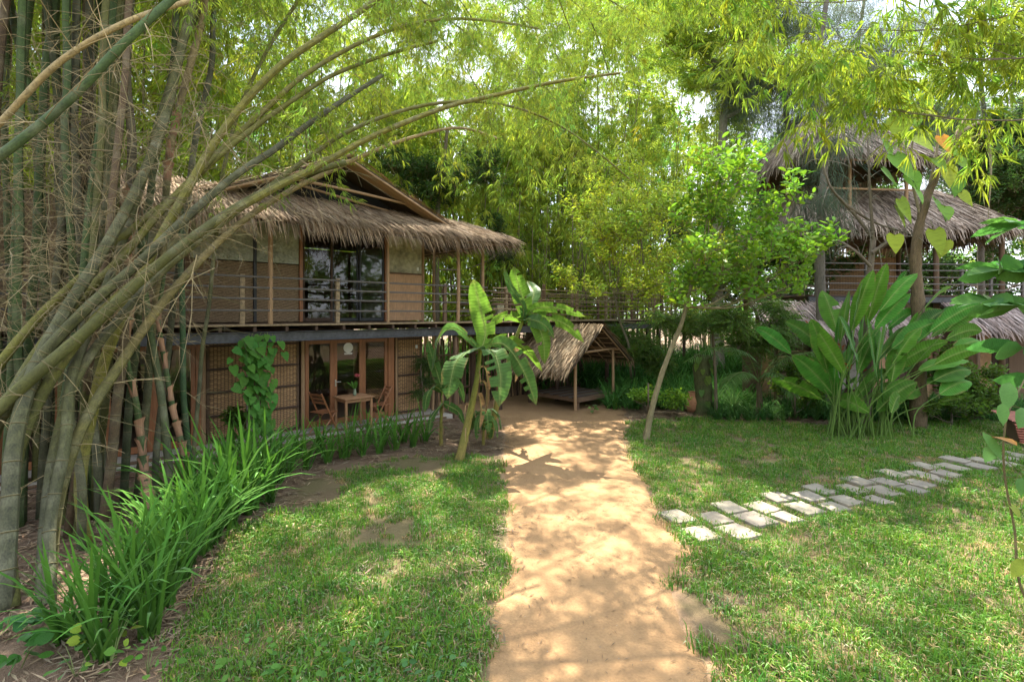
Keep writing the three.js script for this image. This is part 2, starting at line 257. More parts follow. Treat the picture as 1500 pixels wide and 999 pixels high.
// a sprig of foliage, about 1 m long when scale is 1, growing along -y (hanging) from its root
function bambooSprig(s, o = {}) {
  const rnd = RNG(s), g = new GB();
  const L = o.len ?? 0.9, base = o.c ?? [0.25, 0.335, 0.035];
  const main = []; let p = V(0, 0, 0), d = V(rnd.g() * 0.3, -0.55, 0.85).normalize();
  for (let k = 0; k <= 5; k++) { main.push(p.clone()); d.y -= 0.16; d.x += rnd.g() * 0.1; d.normalize(); p = p.clone().addScaledVector(d, L / 5); }
  tube(g, main, main.map((_, k) => 0.004 * (1 - k / 7)), 3, TWIG, false);
  const fans = o.fans ?? 9;
  for (let f = 0; f < fans; f++) {
    const t = 0.15 + 0.85 * f / (fans - 1), k = Math.min(4, Math.floor(t * 5)), q = main[k].clone().lerp(main[k + 1], t * 5 - k);
    const a = f * 2.4 + rnd.g() * 0.5, sd = V(Math.cos(a), -0.2 + rnd.g() * 0.3, Math.sin(a)).normalize(), sl = rnd.r(0.08, 0.26);
    const tip = q.clone().addScaledVector(sd, sl); tube(g, [q, tip], [0.002, 0.0013], 3, TWIG, false);
    const m = 5 + rnd.i(4), lc = tint(rnd, base, 0.18, 0.16);
    for (let j = 0; j < m; j++) {
      const ld = sd.clone().multiplyScalar(0.75).add(V(rnd.g() * 0.75, -0.75 + rnd.g() * 0.45, rnd.g() * 0.75)).normalize();
      leaf4(g, q.clone().lerp(tip, 0.35 + 0.65 * rnd()), ld, rnd.r(0.11, 0.2) * (o.leaf ?? 1), rnd.r(0.014, 0.021) * (o.wide ?? 1), perp(ld, rnd), tint(rnd, lc, 0.15, 0.1), 0.25);
    }
  }
  return g.geo();
}
function broadSprig(s, o = {}) { // upward shoot with alternate oval leaves
  const rnd = RNG(s), g = new GB(), L = o.len ?? 0.5, base = o.c ?? [0.11, 0.24, 0.02];
  for (let b = 0; b < (o.shoots ?? 4); b++) {
    const pts = []; let p = V(0, 0, 0), d = V(rnd.g() * 0.8, 0.8, rnd.g() * 0.8).normalize();
    for (let k = 0; k <= 4; k++) { pts.push(p.clone()); d.add(V(rnd.g() * 0.15, 0.03, rnd.g() * 0.15)).normalize(); p = p.clone().addScaledVector(d, L * rnd.r(0.7, 1) / 4); }
    tube(g, pts, pts.map((_, k) => 0.006 * (1 - k / 6)), 3, TWIG, false);
    const m = o.leaves ?? 9;
    for (let j = 0; j < m; j++) {
      const t = 0.25 + 0.75 * j / (m - 1), k = Math.min(3, Math.floor(t * 4)), q = pts[k].clone().lerp(pts[k + 1], t * 4 - k), a = j * 2.4 + rnd.g() * 0.4;
      const ld = V(Math.cos(a), 0.35 + rnd.g() * 0.35, Math.sin(a)).normalize().addScaledVector(d, 0.35).normalize();
      (o.round === false ? leaf4 : leaf8)(g, q, ld, rnd.r(0.5, 1.2) * (o.leaf ?? 0.13), rnd.r(0.65, 1.1) * (o.wide ?? 0.06), perp(ld, rnd), tint(rnd, base, 0.22, 0.18), o.sag ?? 0.25);
    }
  }
  return g.geo();
}
function pinnateSprig(s, o = {}) { // feathery compound leaves, each a stalk with paired leaflets
  const rnd = RNG(s), g = new GB(), base = o.c ?? [0.12, 0.22, 0.03];
  for (let b = 0; b < (o.fronds ?? 7); b++) {
    let d = V(rnd.g(), 0.25 + rnd.g() * 0.4, rnd.g()).normalize(), p = V(rnd.g() * 0.05, rnd.g() * 0.05, rnd.g() * 0.05); const n = o.pairs ?? 9, step = (o.len ?? 0.36) / n, c0 = tint(rnd, base, 0.2, 0.15), pts = [p.clone()];
    for (let k = 0; k < n; k++) {
      d.y -= 0.07; d.normalize(); p = p.clone().addScaledVector(d, step); pts.push(p.clone());
      const sd = V().crossVectors(d, UP).normalize();
      for (const sg of [-1, 1]) { const ld = sd.clone().multiplyScalar(sg).addScaledVector(d, 0.5).add(V(0, -0.15 + rnd.g() * 0.15, 0)).normalize(); leaf4(g, p, ld, (o.leaf ?? 0.07) * (1 - 0.4 * Math.abs(k / n - 0.4)), o.wide ?? 0.022, perp(ld, rnd), c0, 0.2); }
    }
    tube(g, pts, 0.0022, 3, TWIG, false);
  }
  return g.geo();
}
function needleSprig(s, o = {}) { // drooping grey-green needle sprays
  const rnd = RNG(s), g = new GB(), base = o.c ?? [0.115, 0.15, 0.085];
  for (let b = 0; b < 46; b++) {
    const r = V(rnd.g() * 0.28, rnd.g() * 0.16, rnd.g() * 0.28), d = V(rnd.g() * 0.6, -0.5 + rnd.g() * 0.5, rnd.g() * 0.6).normalize(), l = rnd.r(0.18, 0.42), c = tint(rnd, base, 0.3, 0.12);
    leaf4(g, r, d, l, 0.007, perp(d, rnd), c, 0.3);
  }
  return g.geo();
}
const SPRIG = {
  bam: [1, 2, 3, 4].map((s) => bambooSprig(s)), bamNear: [11, 12, 13, 14].map((s) => bambooSprig(s, { fans: 12, len: 0.8, leaf: 0.9, wide: 0.85 })),
  bamFar: [21, 22, 23].map((s) => bambooSprig(s, { leaf: 1.75, wide: 1.9, fans: 9, len: 1.3, c: [0.30, 0.385, 0.035] })),
  long: [31, 32, 33].map((s) => bambooSprig(s, { fans: 8, leaf: 1.15, wide: 1.25, len: 0.6, c: [0.27, 0.37, 0.03] })),
  gloss: [41, 42, 43].map((s) => broadSprig(s, { leaf: 0.19, wide: 0.078, c: [0.19, 0.36, 0.022], len: 0.6, leaves: 8 })),
  soft: [51, 52, 53].map((s) => broadSprig(s, { leaf: 0.13, wide: 0.05, c: [0.30, 0.37, 0.03], leaves: 11, sag: 0.5 })),
  tree: [61, 62, 63].map((s) => broadSprig(s, { leaf: 0.2, wide: 0.1, len: 0.8, shoots: 5, leaves: 10, round: false, c: [0.07, 0.145, 0.025], sag: 0.4 })),
  pin: [71, 72, 73].map((s) => pinnateSprig(s)), pinBig: [76, 77].map((s) => pinnateSprig(s, { fronds: 8, pairs: 8, leaf: 0.15, wide: 0.05, len: 0.6, c: [0.21, 0.28, 0.03] })),
  needle: [81, 82, 83].map((s) => needleSprig(s)),
};
// foliage part: several instanced sets (one per sprig form) under one parent
function foliage(parent, kind, mat, spots, o = {}) { // spots: [pos, dir, scale, colour]
  const forms = SPRIG[kind], lists = forms.map(() => []);
  spots.forEach(([p, q, s, c], k) => lists[k % forms.length].push([M4(p, q, s), c]));
  lists.forEach((l, k) => l.length && instanced(parent, o.name ?? 'foliage', forms[k], mat, l, o));
}
const hang = (rnd, tilt = 0.5) => QE(rnd.g() * tilt, rnd() * 6.283, rnd.g() * tilt);
const vary = (rnd, v = 0.16, y = 0.12) => { const k = 1 + rnd.g() * v, h = rnd.g() * y; return [k * (1 + h), k, k * (1 - h)]; };

// a tree: tapered trunk, limbs to each clump of the crown, twigs, foliage filling the clumps
function tree(o) {
  const rnd = RNG(o.seed), t = thing(o.name, o.label, o.category ?? 'tree', o.group, o.base);
  const rel = (p) => p.clone().sub(o.base), g = new GB(), trunk = spline([V(0, -0.08, 0), ...o.trunk.map(rel)], 24), r0 = o.r0, r1 = o.r1 ?? r0 * 0.4, bc = o.bark ?? [0.24, 0.19, 0.13];
  tube(g, trunk, trunk.map((p, k) => (r0 + (r1 - r0) * Math.pow(k / 24, 0.8)) * (1 + 0.08 * noise(k * 0.9, o.seed)) * (k < 2 ? 1.25 - k * 0.12 : 1)), 9, (tt) => mul(bc, 0.9 + 0.25 * noise(tt * 9, o.seed)));
  part(t, 'trunk', g.geo(), MAT.bark);
  const spots = [];
  for (const b of o.crown) {
    const c = rel(b.c), l = new GB();
    let k0 = 24, best = 1e9; trunk.forEach((p, k) => { if (k < 8) return; const dd = Math.abs(p.distanceTo(c) * 1 + (c.y - p.y < 0.2 * p.distanceTo(c) ? 3 : 0)); if (dd < best) { best = dd; k0 = k; } });
    const a = trunk[k0], mid = a.clone().lerp(c, 0.5).add(V(rnd.g() * 0.2, -0.1 * a.distanceTo(c), rnd.g() * 0.2)), limb = spline([a, mid, c], 8), rr = Math.max(0.008, (r0 + (r1 - r0) * k0 / 24) * (o.limb ?? 0.55));
    tube(l, limb, limb.map((_, k) => rr * (1 - 0.65 * k / 8)), 6, bc, false);
    const nt = b.twigs ?? 9;
    for (let k = 0; k < nt; k++) { const s = limb[4 + rnd.i(5)], e = c.clone().add(V(rnd.g() * b.r[0], rnd.g() * b.r[1], rnd.g() * b.r[2]).multiplyScalar(0.75)), m2 = s.clone().lerp(e, 0.5).add(V(rnd.g() * 0.1, rnd.g() * 0.1, rnd.g() * 0.1)); tube(l, spline([s, m2, e], 4), [rr * 0.32, rr * 0.26, rr * 0.2, rr * 0.14, rr * 0.08], 4, bc, false); }
    part(t, 'limb', l.geo(), MAT.bark);
    const n = b.n, cl = Math.max(3, Math.round(n / 14)), cen = [];
    for (let k = 0; k < cl; k++) { const dd = V(rnd.g(), rnd.g(), rnd.g()); if (dd.length() > 1.25) dd.setLength(1.25); cen.push(c.clone().add(V(dd.x * b.r[0], dd.y * b.r[1], dd.z * b.r[2]).multiplyScalar(0.8))); }
    for (let k = 0; k < n; k++) { const q = rnd.pick(cen).clone().add(V(rnd.g() * b.r[0], rnd.g() * b.r[1], rnd.g() * b.r[2]).multiplyScalar(b.loose ?? 0.3)); spots.push([q, hang(rnd, b.tilt ?? 0.6), rnd.r(0.75, 1.25) * (b.s ?? 1), mul(vary(rnd), b.k ?? 1).map((x, i) => x * (b.col ? b.col[i] : 1))]); }
    if (b.kind) { foliage(t, b.kind, o.mat ?? MAT.leaf, spots.splice(0)); }
  }
  if (spots.length) foliage(t, o.kind, o.mat ?? MAT.leaf, spots);
  return t;
}

// ---------------------------------------------------------------- thatch
const THATCH = [[0.33, 0.225, 0.135], [0.27, 0.175, 0.10], [0.40, 0.295, 0.185], [0.20, 0.125, 0.07], [0.31, 0.23, 0.155]];
// a slope of thatch between its upper edge a-b and lower edge d-c, laid in courses; the last course hangs over as a fringe
function thatch(rnd, a, b, c, d, o = {}) {
  const g = new GB(), rows = o.rows ?? 6, nrm = V().crossVectors(b.clone().sub(a), d.clone().sub(a)).normalize(); if (nrm.y < 0) nrm.negate();
  const width = Math.max(a.distanceTo(b), d.distanceTo(c)), per = Math.round(width * (o.per ?? 55)), pal = o.pal ?? THATCH;
  for (let r = 0; r <= rows; r++) {
    const fr = r === rows, cnt = fr ? Math.round(per * 1.5) : per;
    for (let k = 0; k < cnt; k++) {
      const t = rnd(), v = Math.min(1, (r + rnd.g() * 0.35) / rows), p = a.clone().lerp(b, t).lerp(d.clone().lerp(c, t), fr ? 0.93 + 0.07 * rnd() : Math.max(0, v));
      const down = d.clone().lerp(c, t).sub(a.clone().lerp(b, t)).normalize(), side = V().crossVectors(down, nrm);
      const len = (fr ? rnd.r(0.35, 1.3) : rnd.r(0.6, 1.15)) * (o.len ?? 0.5) * (fr ? (o.fringe ?? 0.8) : 1), w = rnd.r(0.012, 0.03) * (o.wide ?? 1);
      const dir = down.clone().addScaledVector(side, rnd.g() * 0.24).addScaledVector(nrm, (fr ? 0.0 : 0.05) + Math.abs(rnd.g()) * (o.lift ?? 0.06)).normalize();
      p.addScaledVector(nrm, 0.015 + 0.03 * rnd() + (o.thick ?? 0.05) * rnd());
      const c0 = mul(rnd.pick(pal), rnd.r(0.6, 1.25) * (1 + 0.5 * noise(p.x * 1.7, p.z * 1.7 + p.y, 9))), s2 = side.clone().addScaledVector(nrm, rnd.g() * 0.5).normalize().multiplyScalar(w / 2);
      let q = p.clone(), ids = []; const dr = dir.clone();
      for (let s = 0; s <= 2; s++) {
        const ww = s === 0 ? 1 : s === 1 ? 0.85 : 0.25; ids.push([g.v(q.x + s2.x * ww, q.y + s2.y * ww, q.z + s2.z * ww, 0, s / 2, c0), g.v(q.x - s2.x * ww, q.y - s2.y * ww, q.z - s2.z * ww, 1, s / 2, c0)]);
        if (fr) dr.add(V(rnd.g() * 0.22, -0.75, rnd.g() * 0.22)).normalize(); else dr.y -= 0.12;
        q.addScaledVector(dr, len / 2);
      }
      for (let s = 0; s < 2; s++) g.q(ids[s][0], ids[s][1], ids[s + 1][1], ids[s + 1][0]);
    }
  }
  return g.geo();
}
function slabGeo(a, b, c, d, th) { // four-cornered board of thickness th below the plane
  const n = V().crossVectors(b.clone().sub(a), d.clone().sub(a)).normalize(); if (n.y > 0) n.negate();
  const g = new GB(), up = [a, b, c, d], lo = up.map((p) => p.clone().addScaledVector(n, th));
  const face = (q) => { const o = V().crossVectors(q[1].clone().sub(q[0]), q[3].clone().sub(q[0])).length() ? 1 : 0; const w = q[0].distanceTo(q[1]), h = q[0].distanceTo(q[3]); const i = q.map((p, k) => g.v(p.x, p.y, p.z, [0, w, w, 0][k], [0, 0, h, h][k], W1)); if (o) g.q(...i); };
  face(up); face(lo.slice().reverse()); for (let k = 0; k < 4; k++) face([up[k], lo[k], lo[(k + 1) % 4], up[(k + 1) % 4]]);
  return g.geo();
}
const VX = (x, y, z) => V(x, y, z);

// ---------------------------------------------------------------- the two-storey bamboo house (x along its front, z outwards)
const HOUSE = V(-4.66, 0, -11.45), TURN = 43 * R3;
const hw = (x, y, z) => V(x, y, z).applyAxisAngle(UP, TURN).add(HOUSE);
{
  const rnd = RNG(501);
  const H = thing('bamboo_house', 'two-storey thatched bamboo house with a railed balcony behind the arching bamboo', 'house', undefined, HOUSE, TURN);
  // floor slab and shell
  box(H, 'floor_slab', MAT.concrete, [-1.5, 0.045, -1.6], [9.9, 0.17, 5.0]);
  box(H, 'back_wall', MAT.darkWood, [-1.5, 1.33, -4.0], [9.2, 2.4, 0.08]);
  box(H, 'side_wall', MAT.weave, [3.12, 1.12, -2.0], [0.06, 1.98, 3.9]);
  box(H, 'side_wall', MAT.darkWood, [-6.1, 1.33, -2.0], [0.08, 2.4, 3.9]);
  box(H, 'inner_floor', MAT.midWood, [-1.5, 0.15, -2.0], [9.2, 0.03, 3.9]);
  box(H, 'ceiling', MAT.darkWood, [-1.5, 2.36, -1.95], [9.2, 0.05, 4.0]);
  // woven wall panels of the lower storey, each with battens
  const panel = (x0, x1, y0, y1, lean = 0) => {
    const w = x1 - x0, h = y1 - y0, p = box(H, 'woven_panel', MAT.weave, [(x0 + x1) / 2, (y0 + y1) / 2, 0], [w, h, 0.03]);
    for (let k = 0; k < 5; k++) box(p, 'batten', MAT.darkWood, [0, -h / 2 + 0.06 + k * (h - 0.12) / 4, 0.031], [w, 0.045, 0.03]);
    for (const s of [-1, 1]) box(p, 'stile', MAT.midWood, [s * (w / 2 - 0.02), 0, 0.026], [0.045, h, 0.02]);
    return p;
  };
  panel(-1.92, -1.14, 0.13, 2.12); panel(-0.9, -0.12, 0.13, 2.12); panel(2.34, 3.06, 0.13, 2.12); panel(-6.0, -4.9, 0.13, 2.12);
  pole(H, 'wall_pole', MAT.pole, VX(-1.98, 0.13, 0.06), VX(-1.98, 2.14, 0.06), 0.045, { n: 5 });
  pole(H, 'wall_pole', MAT.pole, VX(-0.05, 0.13, 0.08), VX(-0.05, 2.14, 0.06), 0.045, { n: 5 });
  pole(H, 'wall_pole', MAT.pole, VX(2.31, 0.13, 0.06), VX(2.3, 2.14, 0.06), 0.032, { n: 5 });
  for (const [x, z] of [[3.12, 0.1], [3.25, -0.05], [3.36, 0.12], [3.47, -0.02]]) pole(H, 'corner_pole', MAT.pole, VX(x, 0.02, z), VX(x + 0.02, 2.14, z), 0.035, { n: 5 });
  // glazed door leaves: frame, pane, handle
  const door = (x0, x1, y0, y1, z, o = {}) => {
    const d = new THREE.Group(); d.name = o.name ?? 'glass_door'; d.position.set((x0 + x1) / 2, y0, z); H.add(d);
    const w = x1 - x0, h = y1 - y0, f = o.f ?? 0.085, m = o.mat ?? MAT.redWood;
    for (const s of [-1, 1]) box(d, 'stile', m, [s * (w / 2 - f / 2), h / 2, 0], [f, h, 0.045]);
    box(d, 'bottom_rail', m, [0, (o.kick ?? 0.13) / 2, 0], [w - 2 * f, o.kick ?? 0.13, 0.04]); box(d, 'top_rail', m, [0, h - f / 2, 0], [w - 2 * f, f, 0.04]);
    part(d, 'pane', new THREE.PlaneGeometry(w - 2 * f, h - f - (o.kick ?? 0.13)), glass, { p: [0, (o.kick ?? 0.13) + (h - f - (o.kick ?? 0.13)) / 2, 0] });
    if (o.handle) { const g = new GB(); tube(g, [V(0, 0, 0), V(0, 0, 0.05), V(o.handle * 0.1, 0, 0.055)], 0.009, 6); const b = block(0.035, 0.16, 0.012); b.translate(0, -0.03, 0.0); part(d, 'handle', mergeGeometries([g.geo().toNonIndexed().deleteAttribute('color'), b]), std([0.5, 0.48, 0.42], { x: { metalness: 0.8, roughness: 0.35 } }), { p: [(o.handle > 0 ? -1 : 1) * (w / 2 - f / 2), 0.98, 0.03] }); }
    return d;
  };
  door(0.02, 0.68, 0.14, 2.1, 0); const dm = door(0.68, 1.4, 0.14, 2.1, 0.0, { handle: 1 }); door(1.4, 2.08, 0.14, 2.1, 0);
  part(dm, 'paper_notice', new THREE.CircleGeometry(0.12, 20), MAT.white, { p: [0, 1.76, 0.012], r: [0, 0, 0], label: 'small round white notice on the glass' });
  box(dm, 'notice_strip', MAT.white, [0, 1.62, 0.012], [0.2, 0.035, 0.004]);
  box(H, 'door_jamb', MAT.redWood, [2.17, 1.12, 0.01], [0.17, 1.98, 0.07]); box(H, 'door_head', MAT.darkWood, [1.1, 2.14, 0.01], [2.3, 0.07, 0.09]);
  door(-3.5, -2.8, 0.14, 2.1, 0); door(-2.8, -2.1, 0.14, 2.1, 0); box(H, 'door_jamb', MAT.redWood, [-2.06, 1.12, 0.015], [0.1, 1.98, 0.09]);
  door(-4.85, -4.2, 0.14, 2.1, 0); door(-4.2, -3.5, 0.14, 2.1, 0);
  for (let k = 0; k < 3; k++) box(H, 'plinth_board', MAT.midWood, [-1.5 + k * 0.0, 0.02 + k * 0.055, 1.0 - k * 0.16], [9.7 - k * 0.2, 0.05, 0.15]);
  box(H, 'upper_wall_plate', MAT.darkWood, [-1.5, 2.17, -0.06], [9.2, 0.08, 0.08]);
  // concrete pillar and timber posts under the balcony
  box(H, 'pillar', MAT.concrete, [-1.3, 1.07, 0.8], [0.17, 2.14, 0.17]); box(H, 'pillar', MAT.concrete, [-4.6, 1.07, 0.8], [0.17, 2.14, 0.17]);
  pole(H, 'balcony_post', MAT.midWood, VX(3.6, 0, 0.8), VX(3.6, 2.14, 0.8), 0.065, { n: 5 });
  // balcony: steel channel, joists, planks
  const B = new THREE.Group(); B.name = 'balcony'; H.add(B);
  box(B, 'beam', MAT.steel, [-0.6, 2.25, 0.86], [10.4, 0.19, 0.05], { label: 'dark grey steel channel' }); box(B, 'beam_flange', MAT.steel, [-0.6, 2.158, 0.90], [10.4, 0.02, 0.08]); box(B, 'beam_flange', MAT.steel, [-0.6, 2.344, 0.90], [10.4, 0.016, 0.08]);
  for (let k = 0; k < 17; k++) box(B, 'joist', MAT.darkWood, [-5.5 + k * 0.6, 2.406, 0.25], [0.06, 0.105, 1.42]);
  for (let k = 0; k < 10; k++) box(B, 'deck_plank', k % 3 ? MAT.midWood : MAT.railTimber, [-0.6 + (k % 2) * 0.03, 2.48 + (k % 2) * 0.002, 0.94 - k * 0.118], [10.5 - (k % 3) * 0.05, 0.036, 0.11]);
  // railing
  const bar = (x0, x1, y, z, m = MAT.railPaint, th = 0.038) => box(B, 'rail', m, [(x0 + x1) / 2, y, z], [x1 - x0, th, 0.018], { r: [0, 0, rnd.g() * 0.002] });
  const posts = [-5.2, -3.4, -1.51, 0.38, 3.21];
  posts.forEach((x, k) => box(B, 'rail_post', k === 4 ? MAT.midWood : MAT.railTimber, [x, 2.98, 0.88], [0.085, 0.97, 0.085]));
  for (const y of [2.77, 3.0, 3.21, 3.42]) { bar(-5.6, 0.36, y, 0.934); bar(0.37, 3.22, y - 0.004, 0.934); bar(3.23, 4.6, y, 0.934); }
  for (const y of [2.77, 3.0, 3.21, 3.42]) for (const [x, z] of [[3.9, -0.5]]) box(B, 'rail', MAT.railPaint, [4.6, y, 0.2], [0.02, 0.03, 1.4]);
  // slim timber posts that carry the eave
  for (const [x, z, r] of [[-1.0, 0.9, 0.05], [1.58, 0.93, 0.036], [3.6, 0.92, 0.05], [4.45, 0.9, 0.045], [3.15, -0.05, 0.05], [4.45, -1.4, 0.045], [4.4, -2.8, 0.045], [-3.4, 0.9, 0.05]]) pole(H, 'eave_post', MAT.pole, VX(x, 2.5, z), VX(x + rnd.g() * 0.02, 4.7, z), r, { n: 6, bow: 0.01 });
  // upper storey walls
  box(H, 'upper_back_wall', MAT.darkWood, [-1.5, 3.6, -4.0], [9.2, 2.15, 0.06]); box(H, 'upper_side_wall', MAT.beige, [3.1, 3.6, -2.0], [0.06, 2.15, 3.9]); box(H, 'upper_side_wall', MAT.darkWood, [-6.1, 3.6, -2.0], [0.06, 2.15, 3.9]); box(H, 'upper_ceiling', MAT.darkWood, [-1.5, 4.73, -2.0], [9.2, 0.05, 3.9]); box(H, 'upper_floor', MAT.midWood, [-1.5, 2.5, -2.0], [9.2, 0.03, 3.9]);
  const up = (n, m, x0, x1, y0, y1, z = 0) => box(H, n, m, [(x0 + x1) / 2, (y0 + y1) / 2, z], [x1 - x0, y1 - y0, 0.03]);
  up('matting_panel', MAT.matting, -1.0, -0.12, 2.53, 3.78); up('matting_panel', MAT.matting, -2.2, -1.06, 2.53, 3.78); up('matting_panel', MAT.matting, -3.6, -2.3, 2.53, 3.78); up('matting_panel', MAT.matting, -6.0, -3.7, 2.53, 4.68);
  up('upper_panel', MAT.film, -1.0, -0.12, 3.8, 4.68, 0.01); up('upper_panel', MAT.film, -2.2, -1.06, 3.8, 4.68, 0.01); up('upper_panel', MAT.film, -3.6, -2.3, 3.8, 4.68, 0.01);
  for (const [x, m, w] of [[-1.03, MAT.black, 0.06], [-0.08, MAT.redWood, 0.07], [-2.25, MAT.midWood, 0.09], [-3.65, MAT.midWood, 0.09]]) box(H, 'wall_post', m, [x, 3.6, 0.03], [w, 2.15, 0.06]);
  door(-0.04, 0.66, 2.53, 4.6, 0.0, { name: 'sliding_door', mat: MAT.darkWood, f: 0.05, kick: 0.08 }); door(0.66, 1.32, 2.53, 4.6, -0.05, { name: 'sliding_door', mat: MAT.black, f: 0.04, kick: 0.08 }); const sd = door(1.32, 1.98, 2.53, 4.6, 0.0, { name: 'sliding_door', mat: MAT.black, f: 0.05, kick: 0.08 });
  for (const y of [0.5, 0.9]) box(sd, 'glazing_bar', MAT.black, [0, y, 0.012], [0.56, 0.018, 0.015]);
  box(H, 'door_head', MAT.darkWood, [1.0, 4.65, 0.02], [2.1, 0.09, 0.08]); box(H, 'wall_post', MAT.redWood, [2.03, 3.6, 0.03], [0.08, 2.15, 0.07]);
  up('upper_panel', MAT.beige, 2.08, 3.08, 3.76, 4.68, 0.01); up('lower_panel', MAT.tan, 2.08, 3.08, 2.53, 3.72, 0.012); box(H, 'panel_rail', MAT.midWood, [2.58, 3.74, 0.02], [1.0, 0.03, 0.05]);
  box(H, 'light_switch', MAT.white, [2.95, 3.88, 0.035], [0.06, 0.09, 0.02]); box(H, 'light_switch', MAT.white, [2.9, 1.85, 0.055], [0.06, 0.09, 0.03]);
  // skirt roof along the front: poles, base and thatch
  const eave = new THREE.Group(); eave.name = 'skirt_roof'; H.add(eave);
  const a = V(-3.6, 5.18, 0.25), b = V(4.15, 5.16, 0.25), c = V(5.2, 4.66, 1.4), d = V(-3.6, 4.52, 1.45), e = V(4.15, 5.16, -3.5), f = V(5.2, 4.66, -4.2);
  part(eave, 'roof_base', slabGeo(a, b, c, d, 0.035), MAT.thatchBase); part(eave, 'roof_base', slabGeo(e, b, c, f, 0.035), MAT.thatchBase);
  part(eave, 'thatch', thatch(rnd, a, b, c, d, { rows: 10, per: 140, len: 0.44, fringe: 1.2, thick: 0.1, wide: 0.7 }), MAT.thatch, { kind: 'stuff' });
  part(eave, 'thatch', thatch(rnd, e, b, c, f, { rows: 6, per: 55, len: 0.45, fringe: 0.8, thick: 0.07 }), MAT.thatch, { kind: 'stuff' });
  for (let k = 0; k < 13; k++) { const x = -3.4 + k * 0.66; pole(eave, 'rafter', MAT.pole, V(x, 5.07, 0.28), V(x + (k > 10 ? 0.5 : 0.03), 4.47, 1.4), 0.022); }
  for (let k = 0; k < 5; k++) pole(eave, 'rafter', MAT.pole, V(4.1, 5.06, -0.2 - k * 0.7), V(5.42, 4.55, -0.2 - k * 0.75), 0.022);
  pole(eave, 'purlin', MAT.pole, V(-3.6, 4.66, 0.93), V(5.0, 4.68, 0.93), 0.04, { n: 10 }); pole(eave, 'purlin', MAT.pole, V(-3.6, 4.5, 1.3), V(5.3, 4.54, 1.3), 0.028, { n: 10 }); pole(eave, 'purlin', MAT.pole, V(5.1, 4.68, 1.2), V(5.1, 4.68, -4), 0.03, { n: 8 });
  // gable roof over it, ridge running back, open dark gable edged with bundles of poles
  const gab = new THREE.Group(); gab.name = 'gable_roof'; H.add(gab);
  const ry = 6.12, rx = 0.62, rs = [3.75, 4.78], ls = [-2.55, 4.78], z0 = 1.0, z1 = -4.4;
  const slope = (ex, ey) => { const p = [V(rx, ry, z0), V(rx, ry, z1), V(ex, ey, z1), V(ex, ey, z0)]; part(gab, 'roof_base', slabGeo(...p, 0.04), MAT.thatchBase); part(gab, 'thatch', thatch(rnd, ...p, { rows: 8, per: 50, len: 0.5, thick: 0.08 }), MAT.thatch, { kind: 'stuff' });
    for (let k = 0; k < 7; k++) pole(gab, 'barge_pole', MAT.pole, V(rx, ry - 0.075, z0 + 0.02 - k * 0.062), V(ex, ey - 0.075, z0 + 0.02 - k * 0.062), 0.029, { n: 5 });
    for (let k = 0; k < 4; k++) pole(gab, 'rafter', MAT.pole, V(rx, ry - 0.1, -0.2 - k), V(ex, ey - 0.1, -0.2 - k), 0.03); };
  slope(...rs); slope(...ls);
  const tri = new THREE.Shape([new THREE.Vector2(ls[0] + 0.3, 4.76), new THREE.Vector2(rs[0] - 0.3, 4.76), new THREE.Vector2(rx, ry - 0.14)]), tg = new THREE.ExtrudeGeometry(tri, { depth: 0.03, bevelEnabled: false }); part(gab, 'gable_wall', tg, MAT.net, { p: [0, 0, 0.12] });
  pole(gab, 'tie_pole', MAT.pole, V(-0.8, 5.5, 0.75), V(2.2, 5.36, 0.75), 0.035, { n: 6, bow: 0.03 }); pole(gab, 'tie_pole', MAT.pole, V(rx - 1.3, 5.5, 0.5), V(3.1, 5.04, 0.5), 0.03, { n: 6, bow: 0.03 }); pole(gab, 'ridge_pole', MAT.pole, V(rx, ry + 0.03, 1.15), V(rx, ry + 0.03, z1), 0.045, { n: 6 });
}
